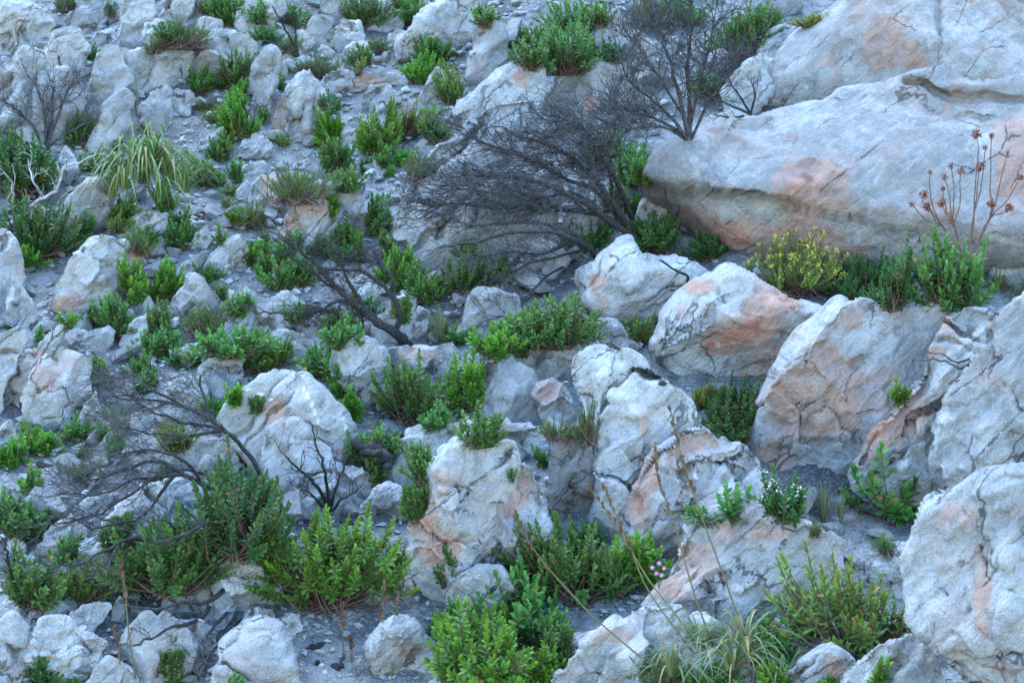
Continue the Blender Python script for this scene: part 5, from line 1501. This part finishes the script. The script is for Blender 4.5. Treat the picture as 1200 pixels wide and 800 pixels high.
# ------------------------------------------------------------------ dry brown flower heads
def brown_heads():
    base = hit(1132, 312); d0 = np.linalg.norm(base) - .55
    root = add_obj('dried_flower_shrub', None, None, Vector(base))
    rg = np.random.default_rng(77)
    heads = [(1146,158,9),(1163,162,6),(1115,195,6),(1125,203,8),(1148,195,9),(1181,178,4),(1088,203,5),(1080,228,9),(1066,237,6),(1088,243,10),(1103,238,9),(1162,238,9),(1115,258,8),(1182,244,8),(1106,222,6),(1153,172,5),(1108,207,5),(1196,210,6)]
    for i, (x, y, s) in enumerate(heads):
        off = rg.uniform(-.25, .1)
        fx, fy = (1106, 268) if x < 1100 else (1118, 262) if x < 1130 else (1142, 250) if x < 1158 else (1160, 256)
        P = px_curve([(1132, 314), ((1132 + fx) / 2, (316 + fy) / 2), (fx, fy), (fx + (x - fx) * .6 + rg.uniform(-3, 3), fy + (y - fy) * .45), (x, y)], d0, (0, -.05, off * .4, off), rg, 11)
        g = Geo(); add_tube(g, P - base, np.linspace(.009, .004, 11), 5)
        st = g.build('stem', M_STEM, root)
        g = Geo(); m = 60; r = s * d0 * TH / 600 * .6
        D = unit(rg.normal(0, 1, (m, 3)))
        B = (P[-1] - base)[None] + D * r * .45 * rg.random((m, 1)) + rg.normal(0, .28 * r, (m, 3))
        LL = np.full(m, r) * rg.uniform(.4, .8, m)
        add_leaves(g, B, D, unit(rg.normal(0, 1, (m, 3))), LL, LL * .7, rg.uniform(.1, .5, m), np.full((m, 3), .1))
        g.build('flower_head', M_HEAD, st, None, None, False)
    tag(root, 'leafless shrub with clusters of dry brown flower heads against the huge boulder', 'dead shrub')
brown_heads()
def pink_flower():
    p = hit(772, 690); mpp = np.linalg.norm(p) * TH / 600
    root = add_obj('pink_flower', None, None, Vector(p)); rg = np.random.default_rng(5)
    for k, (x, y) in enumerate([(764,664),(772,659),(778,665),(769,671),(775,673)]):
        e = ray(x, y) * (np.linalg.norm(p) - .03) - p
        g = Geo(); add_tube(g, bez(np.zeros(3), e * .5 + np.array([.01, 0, .01]), e, 6), .002, 4, (.1, .2, .06)); st = g.build('stem', M_BLADE, root)
        g = Geo(); m = 6; an = np.arange(m) * 6.283 / m
        D = unit(np.stack([np.cos(an), np.full(m, -.5), np.sin(an)], -1)); LL = np.full(m, 3.6 * mpp)
        add_leaves(g, np.repeat(e[None], m, 0), D, np.tile([0, -1.0, .2], (m, 1)), LL, LL * .35, np.full(m, .1), np.full((m, 3), .5))
        g.build('petal', M_PINK, st, None, None, False)
    tag(root, 'small pink flower between the seed stalks', 'flower')
pink_flower()

# ------------------------------------------------------------------ tell apart the things that still share a label
same = {}
for o in bpy.data.objects:
    if o.parent is None and 'label' in o.keys() and 'group' in o.keys(): same.setdefault(o['label'], []).append(o)
for lab, lst in same.items():
    if len(lst) < 2: continue
    lst.sort(key=lambda o: to_px(np.array(o.location))[0])
    ws = [', the left one', ', the right one'] if len(lst) == 2 else [', the leftmost one'] + [f', {q} from the left' for q in ('second', 'third', 'fourth', 'fifth', 'sixth')[:len(lst) - 2]] + [', the rightmost one']
    for o, w in zip(lst, ws):
        b_ = lab if len((lab + w).split()) <= 16 else lab.split(', near')[0]
        o['label'] = b_ + w
# ------------------------------------------------------------------ the same hillside goes on outside the picture
def margin():
    rg = np.random.default_rng(91)
    spots = []
    while len(spots) < 620:
        y = rg.uniform(10.5, 36); s = rg.choice((-1, 1))
        x = s * (rg.uniform(0, y * TH + 5) if y > 26 else y * TH + rg.uniform(0, 5))
        r = .10 + .75 * rg.random() ** 2.6
        z = float(terrain(x, y))
        px, py = to_px(np.array([x, y, z]))
        m = (r * 1.6 + .12) / (y * TH / 600)
        if -m < px < 1200 + m and py > -m: continue
        spots.append((np.array([x, y, z]), r))
    Vs, Fs, n0 = [], [], 0
    leafs = [o for o in bpy.data.objects if o.name.startswith('foliage')][:60]
    LV, LF4, LF3, LC, l0 = [], [], [], [], 0
    for k, (p, r) in enumerate(spots):
        a = rg.uniform(0, 6.28); ca, sa = math.cos(a), math.sin(a)
        R = np.array([[ca, -sa, 0], [sa, ca, 0], [0, 0, 1]])
        if k % 3:
            me = STONES[rg.integers(len(STONES))]
            v = np.empty(len(me.vertices) * 3); me.vertices.foreach_get('co', v); v = v.reshape(-1, 3)
            f = np.empty(len(me.polygons) * 3, np.int32); me.polygons.foreach_get('vertices', f); f = f.reshape(-1, 3)
            Vs.append((v * r * rg.uniform(.8, 1.3, 3)) @ R.T + p + np.array([0, 0, .2 * r])); Fs.append(f + n0); n0 += len(v)
        else:
            me = leafs[rg.integers(len(leafs))].data
            v = np.empty(len(me.vertices) * 3); me.vertices.foreach_get('co', v); v = v.reshape(-1, 3)
            c = np.empty(len(v) * 4); me.color_attributes['tint'].data.foreach_get('color', c)
            nl = len(v) // 7
            o = (np.arange(nl) * 7)[:, None] + l0
            LF4 += [o + np.array([[0, 2, 3, 1]]), o + np.array([[2, 4, 5, 3]])]; LF3.append(o + np.array([[4, 6, 5]]))
            LV.append(v @ R.T + p); LC.append(c.reshape(-1, 4)[:, :3]); l0 += len(v)
    me = mesh_np('boulder_field', np.concatenate(Vs), np.concatenate(Fs), M_ROCK, False)
    vcol(me, 'paint', np.zeros((n0, 3)))
    o = add_obj('boulder_field', me); o['stain'] = .05; o['tone'] = .15
    tag(o, 'pale boulders strewn over the slope beyond the picture edges', 'rocks', None, 'stuff')
    me = mesh_np('scrub', np.concatenate(LV), [np.concatenate(LF3), np.concatenate(LF4)], M_LEAF, False)
    vcol(me, 'tint', np.concatenate(LC))
    tag(add_obj('scrub', me), 'green scrub growing on the slope beyond the picture edges', 'scrub', None, 'stuff')
margin()
